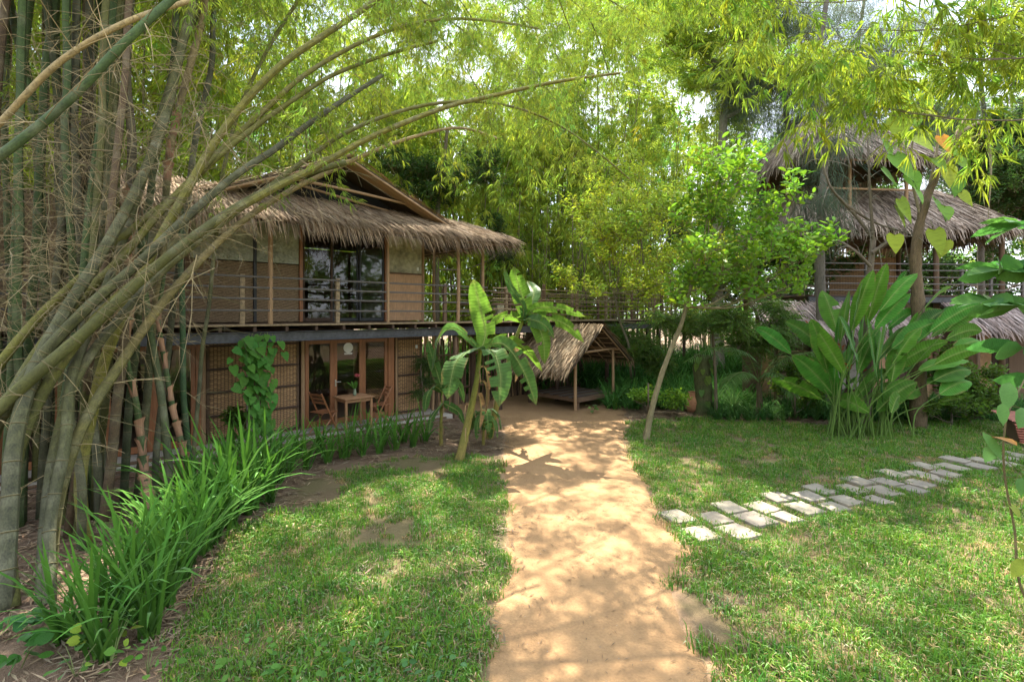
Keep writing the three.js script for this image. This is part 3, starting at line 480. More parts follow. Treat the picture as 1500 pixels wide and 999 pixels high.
// ---------------------------------------------------------------- raised walkway from the balcony, and the pole fence under it
{
  const rnd = RNG(77);
  const K = thing('walkway', 'raised timber walkway with slatted railings leading off the balcony', 'walkway', undefined, HOUSE, TURN);
  box(K, 'beam', MAT.steel, [10.7, 2.25, 0.86], [11.9, 0.19, 0.05]); box(K, 'beam', MAT.darkWood, [10.5, 2.25, -0.6], [12.2, 0.19, 0.06]);
  for (let k = 0; k < 20; k++) box(K, 'joist', MAT.darkWood, [4.9 + k * 0.62, 2.405, 0.13], [0.06, 0.1, 1.5]);
  for (let k = 0; k < 12; k++) box(K, 'deck_plank', k % 3 ? MAT.midWood : MAT.railTimber, [10.75, 2.48 + (k % 2) * 0.002, 0.94 - k * 0.133], [11.75 - (k % 3) * 0.1, 0.036, 0.125]);
  for (const z of [0.9, -0.62]) {
    for (let k = 0; k < 8; k++) box(K, 'rail_post', k % 3 === 1 ? MAT.midWood : MAT.railTimber, [5.3 + k * 1.55, 2.98 + (k % 3 === 1 ? 0.06 : 0), z], [0.08, 0.98 + (k % 3 === 1 ? 0.12 : 0), 0.08]);
    for (let k = 0; k < 6; k++) for (let s = 0; s < 3; s++) box(K, 'rail', k % 2 ? MAT.railTimber : MAT.midWood, [6.7 + s * 3.9, 2.68 + k * 0.148 + rnd.g() * 0.012, z + 0.052], [3.9, 0.032, 0.02], { r: [0, 0, rnd.g() * 0.006] });
  }
  for (const x of [5.2, 7.6, 10.2, 12.8, 15.6]) for (const z of [0.75, -0.5]) pole(K, 'support_post', MAT.darkWood, VX(x, 0, z), VX(x, 2.16, z), 0.07, { n: 5 });
  box(K, 'electric_box', MAT.beige, [5.62, 2.75, 0.3], [0.3, 0.42, 0.1]);
  const F = thing('pole_fence', 'dark fence of upright bamboo poles beneath the raised walkway', 'fence', undefined, HOUSE, TURN);
  for (let k = 0; k < 78; k++) { const x = 3.7 + k * 0.092 + rnd.g() * 0.02; pole(F, 'fence_pole', k % 4 === 1 ? MAT.pole : k % 3 ? MAT.midWood : MAT.darkWood, VX(x, -0.02, -0.75 + rnd.g() * 0.03), VX(x + rnd.g() * 0.05, rnd.r(1.75, 2.1), -0.75 + rnd.g() * 0.03), rnd.r(0.022, 0.036), { n: 3, sides: 6 }); }
  for (const y of [0.5, 1.5]) pole(F, 'fence_rail', MAT.midWood, VX(3.6, y, -0.71), VX(11, y + 0.03, -0.71), 0.03, { n: 8 });
}
// ---------------------------------------------------------------- open thatched shelter with a low platform
{
  const rnd = RNG(19), O = gnd(843, 602);
  const S = thing('thatched_shelter', 'small open shelter with steep thatched roof over a low wooden platform', 'shelter', undefined, O, TURN);
  for (const [x, z, h, r, m] of [[0, 0, 1.62, 0.05, MAT.pole], [1.75, 0, 1.62, 0.045, MAT.pole], [0, -1.8, 1.7, 0.05, MAT.darkWood], [1.75, -1.8, 1.7, 0.05, MAT.darkWood]]) pole(S, 'post', m, V(x, -0.03, z), V(x, h, z), r, { n: 5 });
  const P = new THREE.Group(); P.name = 'platform'; S.add(P);
  for (let k = 0; k < 15; k++) box(P, 'plank', [MAT.midWood, MAT.darkWood, MAT.railPaint][k % 3], [0.93, 0.335 + (k % 2) * 0.002, 0.0 - k * 0.124], [1.72 + (k % 3) * 0.012, 0.028, 0.117]);
  box(P, 'edge_board', MAT.midWood, [0.93, 0.275, 0.045], [1.72, 0.09, 0.03]); box(P, 'edge_board', MAT.midWood, [0.07, 0.275, -0.87], [0.03, 0.09, 1.78]);
  for (const [x, z] of [[0.16, -0.06], [1.68, -0.06], [0.16, -1.68], [1.68, -1.68]]) box(P, 'leg', MAT.midWood, [x, 0.115, z], [0.08, 0.25, 0.08]);
  const Rf = new THREE.Group(); Rf.name = 'roof'; S.add(Rf);
  const r0 = V(0.87, 2.36, 0.32), r1 = V(0.87, 2.36, -2.3), l0 = V(-0.62, 1.13, 0.3), l1 = V(-0.62, 1.13, -2.3), e0 = V(2.3, 1.3, 0.3), e1 = V(2.3, 1.3, -2.3);
  const pal = [[0.36, 0.255, 0.15], [0.29, 0.195, 0.11], [0.43, 0.32, 0.20], [0.18, 0.115, 0.062]];
  for (const q of [[r0, r1, l1, l0], [r0, r1, e1, e0]]) { part(Rf, 'roof_base', slabGeo(...q, 0.03), MAT.thatchBase); part(Rf, 'thatch', thatch(rnd, ...q, { rows: 11, per: 75, len: 0.4, fringe: 0.75, wide: 1.5, lift: 0.09, thick: 0.07, pal }), MAT.thatch, { kind: 'stuff' }); }
  for (let k = 0; k < 6; k++) { const z = 0.24 - k * 0.48; pole(Rf, 'rafter', MAT.pole, V(0.87, 2.29, z), V(-0.55, 1.12, z), 0.022); pole(Rf, 'rafter', MAT.pole, V(0.87, 2.29, z), V(2.22, 1.29, z), 0.022); }
  for (let k = 0; k < 6; k++) { const t = 0.12 + k * 0.15; pole(Rf, 'batten', MAT.pole, V(0.87 - 1.42 * t, 2.29 - 1.17 * t - 0.03, 0.2), V(0.87 - 1.42 * t, 2.29 - 1.17 * t - 0.03, -2.2), 0.012); pole(Rf, 'batten', MAT.pole, V(0.87 + 1.35 * t, 2.29 - t - 0.03, 0.2), V(0.87 + 1.35 * t, 2.29 - t - 0.03, -2.2), 0.012); }
  pole(Rf, 'front_beam', MAT.pole, V(-0.05, 1.6, 0.03), V(1.85, 1.66, 0.03), 0.035); pole(Rf, 'back_beam', MAT.midWood, V(-0.05, 1.62, -1.8), V(1.85, 1.66, -1.8), 0.035); pole(Rf, 'side_beam', MAT.pole, V(0.0, 1.64, 0.2), V(0, 1.64, -2.1), 0.03); pole(Rf, 'side_beam', MAT.pole, V(1.75, 1.64, 0.2), V(1.75, 1.64, -2.1), 0.03);
  pole(Rf, 'brace', MAT.pole, V(0.45, 1.66, 0.05), V(0.62, 2.1, 0.06), 0.016); pole(Rf, 'brace', MAT.pole, V(0.6, 2.05, 0.06), V(1.2, 1.66, 0.06), 0.016);
}
// ---------------------------------------------------------------- thatched tower house on the right
{
  const rnd = RNG(23), O = V(12.1, 0, -17.2);
  const Tw = thing('thatched_tower', 'three-tiered thatched timber tower with a railed deck behind the tall garden plants', 'tower', undefined, O, 6 * R3);
  const grey = [[0.36, 0.275, 0.205], [0.27, 0.20, 0.145], [0.44, 0.35, 0.275], [0.20, 0.14, 0.10]];
  const hip = (name, x0, x1, z0, z1, ye, rx0, rx1, rz, yr, o = {}) => {
    const r = new THREE.Group(); r.name = name; Tw.add(r);
    const A = V(rx0, yr, rz), B = V(rx1, yr, rz), c = [V(x0, ye, z1), V(x1, ye, z1), V(x1, ye, z0), V(x0, ye, z0)];
    for (const q of [[A, B, c[1], c[0]], [B, A, c[3], c[2]], [A, A.clone().add(V(0, 0, -0.02)), c[3], c[0]], [B, B.clone().add(V(0, 0, -0.02)), c[2], c[1]]]) { part(r, 'roof_base', slabGeo(...q, 0.04), MAT.thatchBase); part(r, 'thatch', thatch(rnd, ...q, { rows: o.rows ?? 9, per: o.per ?? 42, len: 0.55, fringe: 1.0, wide: 1.5, thick: 0.1, lift: 0.1, pal: grey }), MAT.thatch, { kind: 'stuff' }); }
    return r;
  };
  hip('top_roof', -3.5, 1.0, -2.2, 1.6, 7.55, -2.2, 0.2, -0.3, 9.1, { rows: 10, per: 55 });
  hip('middle_roof', -3.5, 3.9, -3, 1.7, 5.35, -2.2, 2.9, -0.6, 7.0, { rows: 12, per: 50 });
  for (const [x, z] of [[-2.6, 1.1], [-1.7, 1.1], [0.2, 1.1], [-2.6, -1.7], [0.2, -1.7]]) pole(Tw, 'tower_post', MAT.pole, V(x, 5.6, z), V(x, 7.75, z), 0.055, { n: 5 });
  for (const [y, x0, x1] of [[7.5, -2.8, 0.6], [6.6, -2.8, 0.6]]) pole(Tw, 'cross_pole', MAT.pole, V(x0, y, 1.12), V(x1, y, 1.12), 0.035, { n: 5 });
  for (const [x, z] of [[-3, 1.35], [-1.2, 1.35], [1.0, 1.35], [3.3, 1.35], [-3, -2.5], [3.3, -2.5], [0.2, -2.5]]) pole(Tw, 'tower_post', MAT.midWood, V(x, 0, z), V(x, 5.5, z), 0.085, { n: 6 });
  for (let k = 0; k < 14; k++) box(Tw, 'deck_plank', k % 2 ? MAT.midWood : MAT.darkWood, [0.3, 3.25 + (k % 2) * 0.003, 1.5 - k * 0.32], [7.4, 0.05, 0.31]);
  box(Tw, 'deck_beam', MAT.steel, [0.3, 3.13, 1.6], [7.5, 0.17, 0.08]); box(Tw, 'eave_beam', MAT.darkWood, [0.2, 5.25, 1.4], [7.2, 0.12, 0.1]);
  for (const x of [-3.2, -1.6, 0, 1.6, 2.6, 3.7]) box(Tw, 'rail_post', MAT.railPaint, [x, 3.75, 1.62], [0.08, 0.98, 0.07]);
  for (let k = 0; k < 5; k++) for (let s = 0; s < 2; s++) { box(Tw, 'rail', MAT.railPaint, [-1.4 + s * 3.4, 3.42 + k * 0.2 + rnd.g() * 0.01, 1.67], [3.38, 0.035, 0.022]); box(Tw, 'rail', MAT.railPaint, [-1.4 + s * 3.4, 3.42 + k * 0.2, -2.6], [3.38, 0.035, 0.022]); }
  box(Tw, 'back_screen', MAT.weave, [1.8, 4.1, -2.5], [2.8, 1.6, 0.04]);
  // ground floor under a thatched pent roof
  const pent = (x0, x1) => { const q = [V(x0, 3.02, 1.55), V(x1, 3.02, 1.55), V(x1 + 0.15, 2.25, 2.75), V(x0 - 0.15, 2.25, 2.75)]; const r = new THREE.Group(); r.name = 'pent_roof'; Tw.add(r); part(r, 'roof_base', slabGeo(...q, 0.035), MAT.thatchBase); part(r, 'thatch', thatch(rnd, ...q, { rows: 8, per: 60, len: 0.5, fringe: 0.9, wide: 1.4, thick: 0.08, lift: 0.09, pal: [[0.40, 0.30, 0.26], [0.31, 0.225, 0.185], [0.47, 0.38, 0.34], [0.22, 0.16, 0.13]] }), MAT.thatch, { kind: 'stuff' }); for (let k = 0; k < 5; k++) { const x = x0 + 0.1 + k * (x1 - x0 - 0.2) / 4; pole(r, 'rafter', MAT.midWood, V(x, 2.92, 1.6), V(x, 2.17, 2.7), 0.03); } for (const x of [x0 + 0.2, x1 - 0.2]) pole(r, 'roof_post', MAT.midWood, V(x, 0, 2.55), V(x, 2.25, 2.55), 0.055); };
  pent(-5.3, -0.7); pent(0.9, 4.6);
  for (let k = 0; k < 16; k++) box(Tw, 'wall_board', [MAT.midWood, MAT.darkWood, MAT.tan][(k * 5) % 3], [-5.0 + k * 0.6, 1.1, 1.2], [0.58, 2.2, 0.04]);
  for (let k = 0; k < 3; k++) box(Tw, 'curtain', MAT.concrete, [-2.9 + k * 0.62, 1.15, 1.32], [0.5, 1.5, 0.05], { label: 'pale hanging cloth' });
  for (let k = 0; k < 9; k++) box(Tw, 'screen_slat', MAT.railTimber, [-4.3, 0.3 + k * 0.16, 1.9], [1.2, 0.09, 0.03]);
}

// ---------------------------------------------------------------- the great bamboo clump on the left
const CULM = { moss: [0.115, 0.115, 0.025], green: [0.062, 0.105, 0.024], dark: [0.06, 0.075, 0.026], olive: [0.20, 0.19, 0.034], grey: [0.10, 0.10, 0.052], brown: [0.155, 0.098, 0.052], tan: [0.42, 0.30, 0.13], yellow: [0.25, 0.22, 0.04], blue: [0.05, 0.105, 0.036] };
const ringGeo = (() => { const g = new GB(); const n = 12; const prof = [[1.0, -0.16], [1.09, -0.06], [1.11, 0.0], [1.05, 0.05], [1.0, 0.1]]; for (const [r, y] of prof) for (let k = 0; k <= n; k++) { const a = k / n * 6.2832; g.v(Math.cos(a) * r, y, Math.sin(a) * r, a, y, y < -0.05 ? [0.75, 0.68, 0.5] : y < 0.02 ? [0.5, 0.4, 0.25] : [0.95, 0.92, 0.8]); } for (let j = 0; j < 4; j++) for (let k = 0; k < n; k++) { const a = j * (n + 1) + k; g.q(a, a + n + 1, a + n + 2, a + 1); } return g.geo(); })();
const ringMat = { };
const CG = 'culms of the great bamboo clump';
function culm(o) {
  const rnd = RNG(o.seed), world = o.pts, base = world[0].clone(); base.y = Math.max(0, base.y);
  const t = thing('bamboo_culm', o.label, 'bamboo', CG, base), pts0 = world.map((p) => p.clone().sub(base));
  const smooth = new THREE.CatmullRomCurve3(pts0, false, 'centripetal'), nk = Math.max(4, Math.round(smooth.getLength() / 0.75)), curve = new THREE.CatmullRomCurve3(smooth.getSpacedPoints(nk).map((p, k) => k && k < nk ? p.add(V(rnd.g(), rnd.g(), rnd.g()).multiplyScalar(0.022)) : p), false, 'centripetal'), len = curve.getLength(), n = Math.max(10, Math.round(len / 0.11)), pts = curve.getSpacedPoints(n);
  const rad = pts.map((_, k) => o.r0 + (o.r1 - o.r0) * Math.pow(k / n, o.pow ?? 1.1));
  const c = CULM[o.tone], c2 = CULM[o.tone2 ?? o.tone];
  const inter = o.node ?? 0.34;
  const col = (tt, k) => { const s = tt * len, ph = (s / inter) % 1; let q = mixc(c, c2, Math.min(1, Math.max(0, tt * 1.2 + noise(s * 0.8, o.seed) * 0.5))); q = mul(q, 0.92 + 0.3 * noise(s * 2.1, o.seed * 3.3)); return mixc(q, [0.34, 0.32, 0.22], ph > 0.86 ? 0.25 : Math.max(0, noise(s * 5, o.seed * 1.7, 4) - 0.1) * (o.tone === 'grey' ? 1.1 : 0.4)); };
  part(t, 'stalk', tubeGeo(pts, rad, o.sides ?? 10, col), MAT.culm);
  // node rings
  const rm = ringMat[o.tone] ||= (() => { const m = MAT.culm.clone(); m.color.setRGB(...mixc(CULM[o.tone], [0.44, 0.40, 0.26], 0.5)); return m; })();
  const nn = Math.floor(len / inter), nodes = [];
  for (let k = 1; k <= nn; k++) { const tt = (k * inter + rnd.g() * 0.03) / len; if (tt >= 1) break; const p = curve.getPointAt(tt), d = curve.getTangentAt(tt), r = o.r0 + (o.r1 - o.r0) * Math.pow(tt, o.pow ?? 1.1); nodes.push([p, d, r, tt]); if (r > 0.012) { const m = part(t, 'node_ring', ringGeo, rm); m.position.copy(p); m.quaternion.copy(QD(UP, d)); m.scale.set(r, r, r); } }
  // dry papery sheaths wrapped round the nodes
  for (const k of o.sheaths ?? []) { const nd = nodes[k]; if (!nd) continue; const [p, d, r] = nd, g = new GB(), L = inter * rnd.r(0.8, 1.05), S = 12, J = 6; for (let j = 0; j <= J; j++) for (let s = 0; s <= S; s++) { const v = j / J, a = (s / S - 0.5) * 6.6 * (1 - 0.22 * v), flare = 1.07 + 0.10 * j / J + (v > 0.7 ? (v - 0.7) * 1.5 : 0) * (1 + 0.6 * Math.cos(a)), yy = v * L * (1 - 0.25 * Math.pow(Math.abs(a) / 3.3, 2)); const kk = 0.75 + 0.35 * noise(s * 1.7, v * 3, o.seed + k) + 0.25 * v; g.v(Math.cos(a) * r * flare, yy - 0.02, Math.sin(a) * r * flare, s / S * r * 6.2, yy, [kk, kk * 0.97, kk * 0.95]); } for (let j = 0; j < J; j++) for (let s = 0; s < S; s++) { const q = j * (S + 1) + s; g.q(q, q + S + 1, q + S + 2, q + 1); }
    // the sheath's small pointed blade
    const b0 = g.v(r * 1.25, L * 0.9, -r * 0.5, 0, 0, [0.8, 0.75, 0.7]), b1 = g.v(r * 1.25, L * 0.9, r * 0.5, 0.05, 0, [0.8, 0.75, 0.7]), b2 = g.v(r * 2.4, L * 1.15, 0, 0, 0.1, [0.7, 0.65, 0.6]); g.t(b0, b1, b2);
    const m = part(t, 'sheath', g.geo(), MAT.sheath); m.position.copy(p); m.quaternion.copy(QD(UP, d).multiply(QE(0, rnd() * 6.28, 0))); }
  // bare twigs from the nodes
  if (o.twigs) { const g = new GB(); for (let k = 0; k < o.twigs; k++) { const nd = nodes[Math.floor(nodes.length * rnd.r(o.tw0 ?? 0.1, o.tw1 ?? 0.95))]; if (!nd) continue; const d = V(rnd.g(), rnd.g() * 0.8 + 0.1, rnd.g()).normalize(), L = rnd.r(0.35, 1.3), q = [nd[0].clone()]; let p = nd[0].clone(); const e = d.clone(); for (let s = 0; s < 5; s++) { e.add(V(rnd.g() * 0.22, -0.12 + rnd.g() * 0.2, rnd.g() * 0.22)).normalize(); p = p.clone().addScaledVector(e, L / 5); q.push(p); } const tc = mul(rnd() < 0.6 ? [0.38, 0.29, 0.15] : [0.20, 0.17, 0.075], rnd.r(0.6, 1.2)), r = rnd.r(0.003, 0.0065); tube(g, q, q.map((_, s) => r * (1 - s * 0.14)), 4, tc, false);
      for (let b = 0; b < 3; b++) { const s0 = q[1 + rnd.i(4)], f = e.clone().add(V(rnd.g() * 1.2, rnd.g(), rnd.g() * 1.2)).normalize(), l2 = rnd.r(0.1, 0.4), m = s0.clone().addScaledVector(f, l2 * 0.5), z = s0.clone().addScaledVector(f, l2).add(V(0, -0.06 * l2, 0)); tube(g, [s0, m, z], [r * 0.6, r * 0.45, r * 0.2], 3, tc, false); } }
    part(t, 'twigs', g.geo(), MAT.twig, { kind: 'stuff' }); }
  // side branches with leaves
  if (o.leaves) { const spots = [], g = new GB(); for (let k = 0; k < o.leaves; k++) { if (o.clump && k % o.clump) { const c0 = spots[k - k % o.clump][0]; spots.push([c0.clone().add(V(rnd.g(), rnd.g() * 0.8, rnd.g()).multiplyScalar(o.cs ?? 0.28)), hang(rnd, 0.4), rnd.r(0.7, 1.15) * (o.ls ?? 1), vary(rnd, 0.14, 0.14)]); continue; } const tt = rnd.r(o.l0 ?? 0.4, 1), p = curve.getPointAt(tt), out = V(rnd.g(), rnd.g() * 0.5 - 0.05, rnd.g()).normalize(), L = rnd.r(0.15, o.reach ?? 1.3), q = p.clone().addScaledVector(out, L).add(V(0, -0.25 * L * L, 0)); if (k % 4 === 0) tube(g, [p, p.clone().lerp(q, 0.5).add(V(0, 0.07 * L, 0)), q], [0.005, 0.0035, 0.002], 3, [0.20, 0.19, 0.06], false); spots.push([q, hang(rnd, 0.4), rnd.r(0.7, 1.15) * (o.ls ?? 1), mul(vary(rnd, 0.14, 0.14), o.lk ?? 1)]); } if (g.n) part(t, 'branches', g.geo(), MAT.twig, { kind: 'stuff' }); foliage(t, o.lkind ?? 'bamNear', MAT.leaf, spots); }
  return t;
}
const PP = (...a) => a.map(([u, v, d]) => at(u, v, d));
const onG = (u, v, ...a) => [gnd(u, v), ...PP(...a)];
{
  const arch = [
    // [label, control points, r0, r1, tone, tone2, extra]
    ['longest arching bamboo culm, olive, reaching far out over the sand path', onG(16, 892, [8, 760, 5.0], [40, 610, 5.3], [150, 462, 5.8], [300, 335, 6.3], [430, 262, 6.9], [520, 212, 7.3], [660, 157, 7.9], [790, 127, 8.4], [908, 107, 8.8]), 0.092, 0.022, 'moss', 'yellow', { leaves: 18, l0: 0.75, twigs: 22, tw0: 0.15, tw1: 0.6, reach: 1.0 }],
    ['slender arching culm whose thin tip droops down in front of the bamboo grove', onG(60, 884, [70, 740, 5.2], [110, 560, 5.7], [240, 395, 6.4], [380, 285, 7.1], [500, 198, 7.6], [640, 151, 8.2], [740, 153, 8.6], [810, 180, 8.9], [870, 216, 9.1], [922, 262, 9.3]), 0.075, 0.012, 'grey', 'olive', { leaves: 21, l0: 0.7, twigs: 22, tw0: 0.2, tw1: 0.6 }],
    ['lowest arching culm, ending above the thatched gable of the house', onG(70, 850, [95, 690, 5.4], [180, 520, 6.0], [270, 408, 6.5], [345, 330, 7.0], [430, 277, 7.5], [510, 240, 8.0], [600, 203, 8.4], [690, 190, 8.8], [735, 205, 9.0]), 0.085, 0.02, 'moss', 'tan', { leaves: 6, l0: 0.9, twigs: 20, tw0: 0.1, tw1: 0.7 }],
    ['arching culm that crosses the upper middle of the canopy', onG(-40, 820, [-10, 640, 5.6], [60, 500, 6.0], [180, 372, 6.5], [270, 275, 7.0], [350, 195, 7.5], [430, 120, 7.9], [510, 72, 8.3], [600, 37, 8.7], [690, 28, 9.0], [790, 42, 9.3]), 0.082, 0.02, 'moss', 'yellow', { leaves: 33, l0: 0.7, twigs: 18, tw0: 0.2, tw1: 0.6 }],
    ['thick yellowish culm slanting up past the eave of the house', onG(125, 800, [120, 700, 6.2], [160, 500, 6.3], [235, 340, 6.5], [285, 262, 6.7], [345, 165, 6.9], [405, 100, 7.1], [520, 20, 7.6], [640, -50, 8.2], [800, -60, 9.0]), 0.088, 0.03, 'yellow', 'olive', { leaves: 36, l0: 0.7, twigs: 16 }],
    ['bright green culm cutting across the top corner of the clump', PP([-160, 330, 3.9], [-60, 268, 4.0], [0, 225, 4.1], [100, 147, 4.3], [180, 68, 4.5], [262, -10, 4.8], [400, -110, 5.4], [560, -160, 6.4]), 0.05, 0.032, 'green', 'green', { twigs: 14, node: 0.42, leaves: 15, l0: 0.7 }],
    ['pale tan dry culm behind the bright green one', PP([-80, 260, 5.2], [-10, 190, 5.2], [40, 140, 5.2], [90, 85, 5.3], [130, 60, 5.4], [200, 25, 5.6], [280, 0, 6.0]), 0.042, 0.03, 'tan', 'tan', { twigs: 10, node: 0.3 }],
    ['mossy culm leaning from the clump foot towards the eave', onG(-60, 860, [-40, 700, 5.2], [30, 560, 5.4], [120, 460, 5.7], [220, 370, 6.1], [310, 285, 6.5], [400, 215, 7.0], [480, 160, 7.5], [560, 110, 8.2]), 0.095, 0.03, 'moss', 'grey', { twigs: 26, tw0: 0.1, tw1: 0.8, leaves: 15, l0: 0.75 }],
    ['broad mossy culm lying lowest across the clump side', onG(-160, 850, [-120, 720, 4.9], [-20, 620, 5.1], [80, 520, 5.4], [190, 430, 5.8], [280, 350, 6.2], [350, 300, 6.6], [440, 255, 7.2], [505, 238, 7.6]), 0.098, 0.045, 'moss', 'moss', { twigs: 26, tw0: 0.1, tw1: 0.9 }],
    ['olive culm between the mossy leaning culms', onG(-80, 790, [-60, 640, 5.8], [40, 480, 6.2], [140, 385, 6.5], [240, 300, 6.9], [320, 225, 7.3], [420, 150, 7.9], [520, 95, 8.5], [640, 60, 9.2]), 0.08, 0.025, 'olive', 'olive', { twigs: 20, leaves: 21, l0: 0.7 }],
    ['brown upright culm standing tallest at the clump middle', onG(118, 770, [108, 640, 6.7], [108, 330, 6.9], [122, 200, 6.9], [130, 90, 7.0], [128, -30, 7.1], [150, -220, 7.6], [330, -420, 9.0]), 0.088, 0.06, 'grey', 'brown', { twigs: 12 , leaves: 18, l0: 0.7 }],
    ['grey brown upright culm next to the tallest one', onG(150, 765, [170, 600, 6.8], [188, 330, 7.0], [192, 200, 7.1], [185, 60, 7.2], [200, -60, 7.4], [300, -240, 8.6]), 0.08, 0.05, 'brown', 'grey', { twigs: 12, sheaths: [9, 10, 11], leaves: 18, l0: 0.7 }],
    ['dark green upright culm half hidden behind the leaning ones', onG(180, 740, [190, 560, 7.4], [215, 330, 7.5], [235, 200, 7.6], [255, 80, 7.7], [270, -40, 8.0], [380, -220, 9.4]), 0.07, 0.04, 'dark', 'green', { twigs: 8, leaves: 21, l0: 0.7 }],
    ['orange brown culm with a papery bend near the canopy', onG(200, 735, [215, 560, 7.6], [240, 330, 7.7], [255, 190, 7.7], [275, 110, 7.7], [298, 20, 7.9], [310, -60, 8.2], [420, -230, 9.5]), 0.07, 0.045, 'dark', 'tan', { twigs: 10, sheaths: [13, 14, 15], leaves: 18, l0: 0.7 }],
    ['grey upright culm nearest the eave of the house', onG(225, 730, [240, 560, 8.0], [270, 330, 8.1], [290, 180, 8.2], [310, 90, 8.3], [322, -20, 8.6], [420, -170, 9.8]), 0.062, 0.04, 'grey', 'grey', { twigs: 10, leaves: 18, l0: 0.7 }],
    ['dark green culm leaning away at the upper corner', onG(60, 760, [70, 560, 7.6], [60, 330, 7.7], [45, 130, 7.7], [22, 40, 7.8], [0, -40, 8]), 0.085, 0.06, 'dark', 'green', { twigs: 10, leaves: 9, l0: 0.7 }],
    ['thin grey culm rising beyond the clump towards the sky', onG(280, 700, [300, 480, 9.0], [345, 170, 9.2], [395, 70, 9.4], [430, 10, 9.8], [520, -120, 10.8]), 0.045, 0.03, 'grey', 'olive', { twigs: 6, leaves: 27, l0: 0.7 }],
    ['young green culm wrapped in brown papery sheaths, beside the house corner', onG(226, 772, [212, 690, 6.9], [200, 600, 6.95], [187, 520, 7.0], [180, 468, 7.05], [196, 430, 7.1]), 0.072, 0.03, 'green', 'green', { sheaths: [0, 1, 2, 3, 4, 6, 8, 9, 10], node: 0.27 }],
    ['plain dark green young culm between the two sheathed ones', onG(250, 752, [243, 640, 7.1], [230, 560, 7.2], [216, 480, 7.25], [208, 410, 7.3], [205, 330, 7.4]), 0.07, 0.045, 'grey', 'green', { node: 0.36, twigs: 4 }],
    ['young culm in loose brown sheaths, standing closest to the woven wall', onG(275, 735, [262, 640, 7.3], [248, 560, 7.4], [238, 500, 7.5], [232, 440, 7.5], [240, 400, 7.6]), 0.062, 0.024, 'green', 'green', { sheaths: [0, 1, 2, 3, 4, 5, 7, 8, 9, 10], node: 0.25 }],
    ['bluish green straight young culm against the balcony end', onG(280, 715, [271, 620, 7.9], [267, 540, 7.9], [265, 440, 8.0], [262, 380, 8.0], [270, 300, 8.2]), 0.058, 0.04, 'blue', 'blue', { node: 0.38, twigs: 4 }],
    ['lichen grey culm at the clump foot, second from the left edge', onG(72, 885, [72, 760, 5.1], [88, 660, 5.3], [100, 560, 5.6], [150, 440, 6.2], [190, 320, 6.8], [230, 180, 7.3], [280, 40, 7.8], [350, -90, 8.6]), 0.075, 0.04, 'grey', 'moss', { twigs: 20, tw0: 0.3, leaves: 18, l0: 0.75 }],
    ['stout lichen grey culm at the left edge of the clump', onG(4, 896, [14, 740, 4.9], [30, 600, 5.2], [90, 460, 5.8], [160, 350, 6.3], [225, 220, 6.8], [262, 90, 7.2], [290, -30, 7.6], [380, -150, 8.4]), 0.095, 0.05, 'grey', 'moss', { twigs: 22, tw0: 0.25, leaves: 15, l0: 0.75 }],
    ['slim grey culm with an elbow at the foot of the clump', onG(118, 805, [122, 720, 5.9], [104, 620, 6.0], [110, 520, 6.2], [140, 400, 6.5], [160, 250, 6.8], [170, 100, 7.0], [180, -40, 7.2]), 0.06, 0.04, 'grey', 'moss', { twigs: 14 }],
  ];
  arch.forEach(([label, pts, r0, r1, tone, tone2, x], k) => culm({ label, pts, r0: r0 * 0.74, r1, tone, tone2, seed: 900 + k * 13, ...x }));
  // shorter ones inside the clump that nothing tells apart
  const rnd = RNG(31);
  for (let k = 0; k < 30; k++) {
    const u = rnd.r(-60, 175), v = rnd.r(716, 800), b = gnd(u, v), top = V(b.x + rnd.r(-0.3, 0.7), rnd.r(10, 12.5), b.z + rnd.g() * 0.9), mid = b.clone().lerp(top, 0.45).add(V(rnd.g() * 0.25 - 0.1, 0, rnd.g() * 0.2));
    culm({ label: 'shaded bamboo culm standing inside the dark middle of the clump', pts: [b, mid, top], r0: rnd.r(0.04, 0.06), r1: 0.035, tone: rnd.pick(['dark', 'green', 'moss', 'moss', 'brown', 'grey']), seed: 2000 + k, twigs: 20, tw0: 0.1, tw1: 0.6, sides: 8, node: 0.4, leaves: 50, l0: 0.82, reach: 1.3, ls: 1.15 });
  }
  // culms that bow over the path above the picture and carry the near canopy
  for (let k = 0; k < 12; k++) {
    const b = gnd(rnd.r(-560, -220), rnd.r(720, 800)), far = V(-3.0 + (k % 6) * 1.15 + rnd.g() * 0.3, rnd.r(9.8, 11.4), (k < 6 ? -9.4 : -12.4) - ((k * 5) % 6) * 0.5 + rnd.g() * 0.3), top = V(b.x + (far.x - b.x) * 0.42, rnd.r(10.2, 11.6), b.z + (far.z - b.z) * 0.42), end = far.clone().add(V(rnd.r(0.8, 1.6), -rnd.r(0.6, 1.6), -rnd.r(0.2, 1)));
    culm({ label: 'tall bamboo culm bowing high over the path under its load of leaves', pts: [b, V(b.x + 0.1, 6, b.z - 0.2), top, far, end], r0: 0.075, r1: 0.012, tone: rnd.pick(['moss', 'olive', 'grey']), seed: 2100 + k, twigs: 8, leaves: k < 6 ? 420 : 455, l0: 0.5, reach: 1.7, ls: 0.62, node: 0.5, clump: 7, cs: 0.09, sides: 7 });
  }
  // loose tangle of dry thorny branches in front of the clump
  const tg = thing('branch_tangle', 'tangle of dry thorny tan branches around the bamboo culms', 'branches', undefined, gnd(60, 800));
  const g = new GB(), o = tg.position;
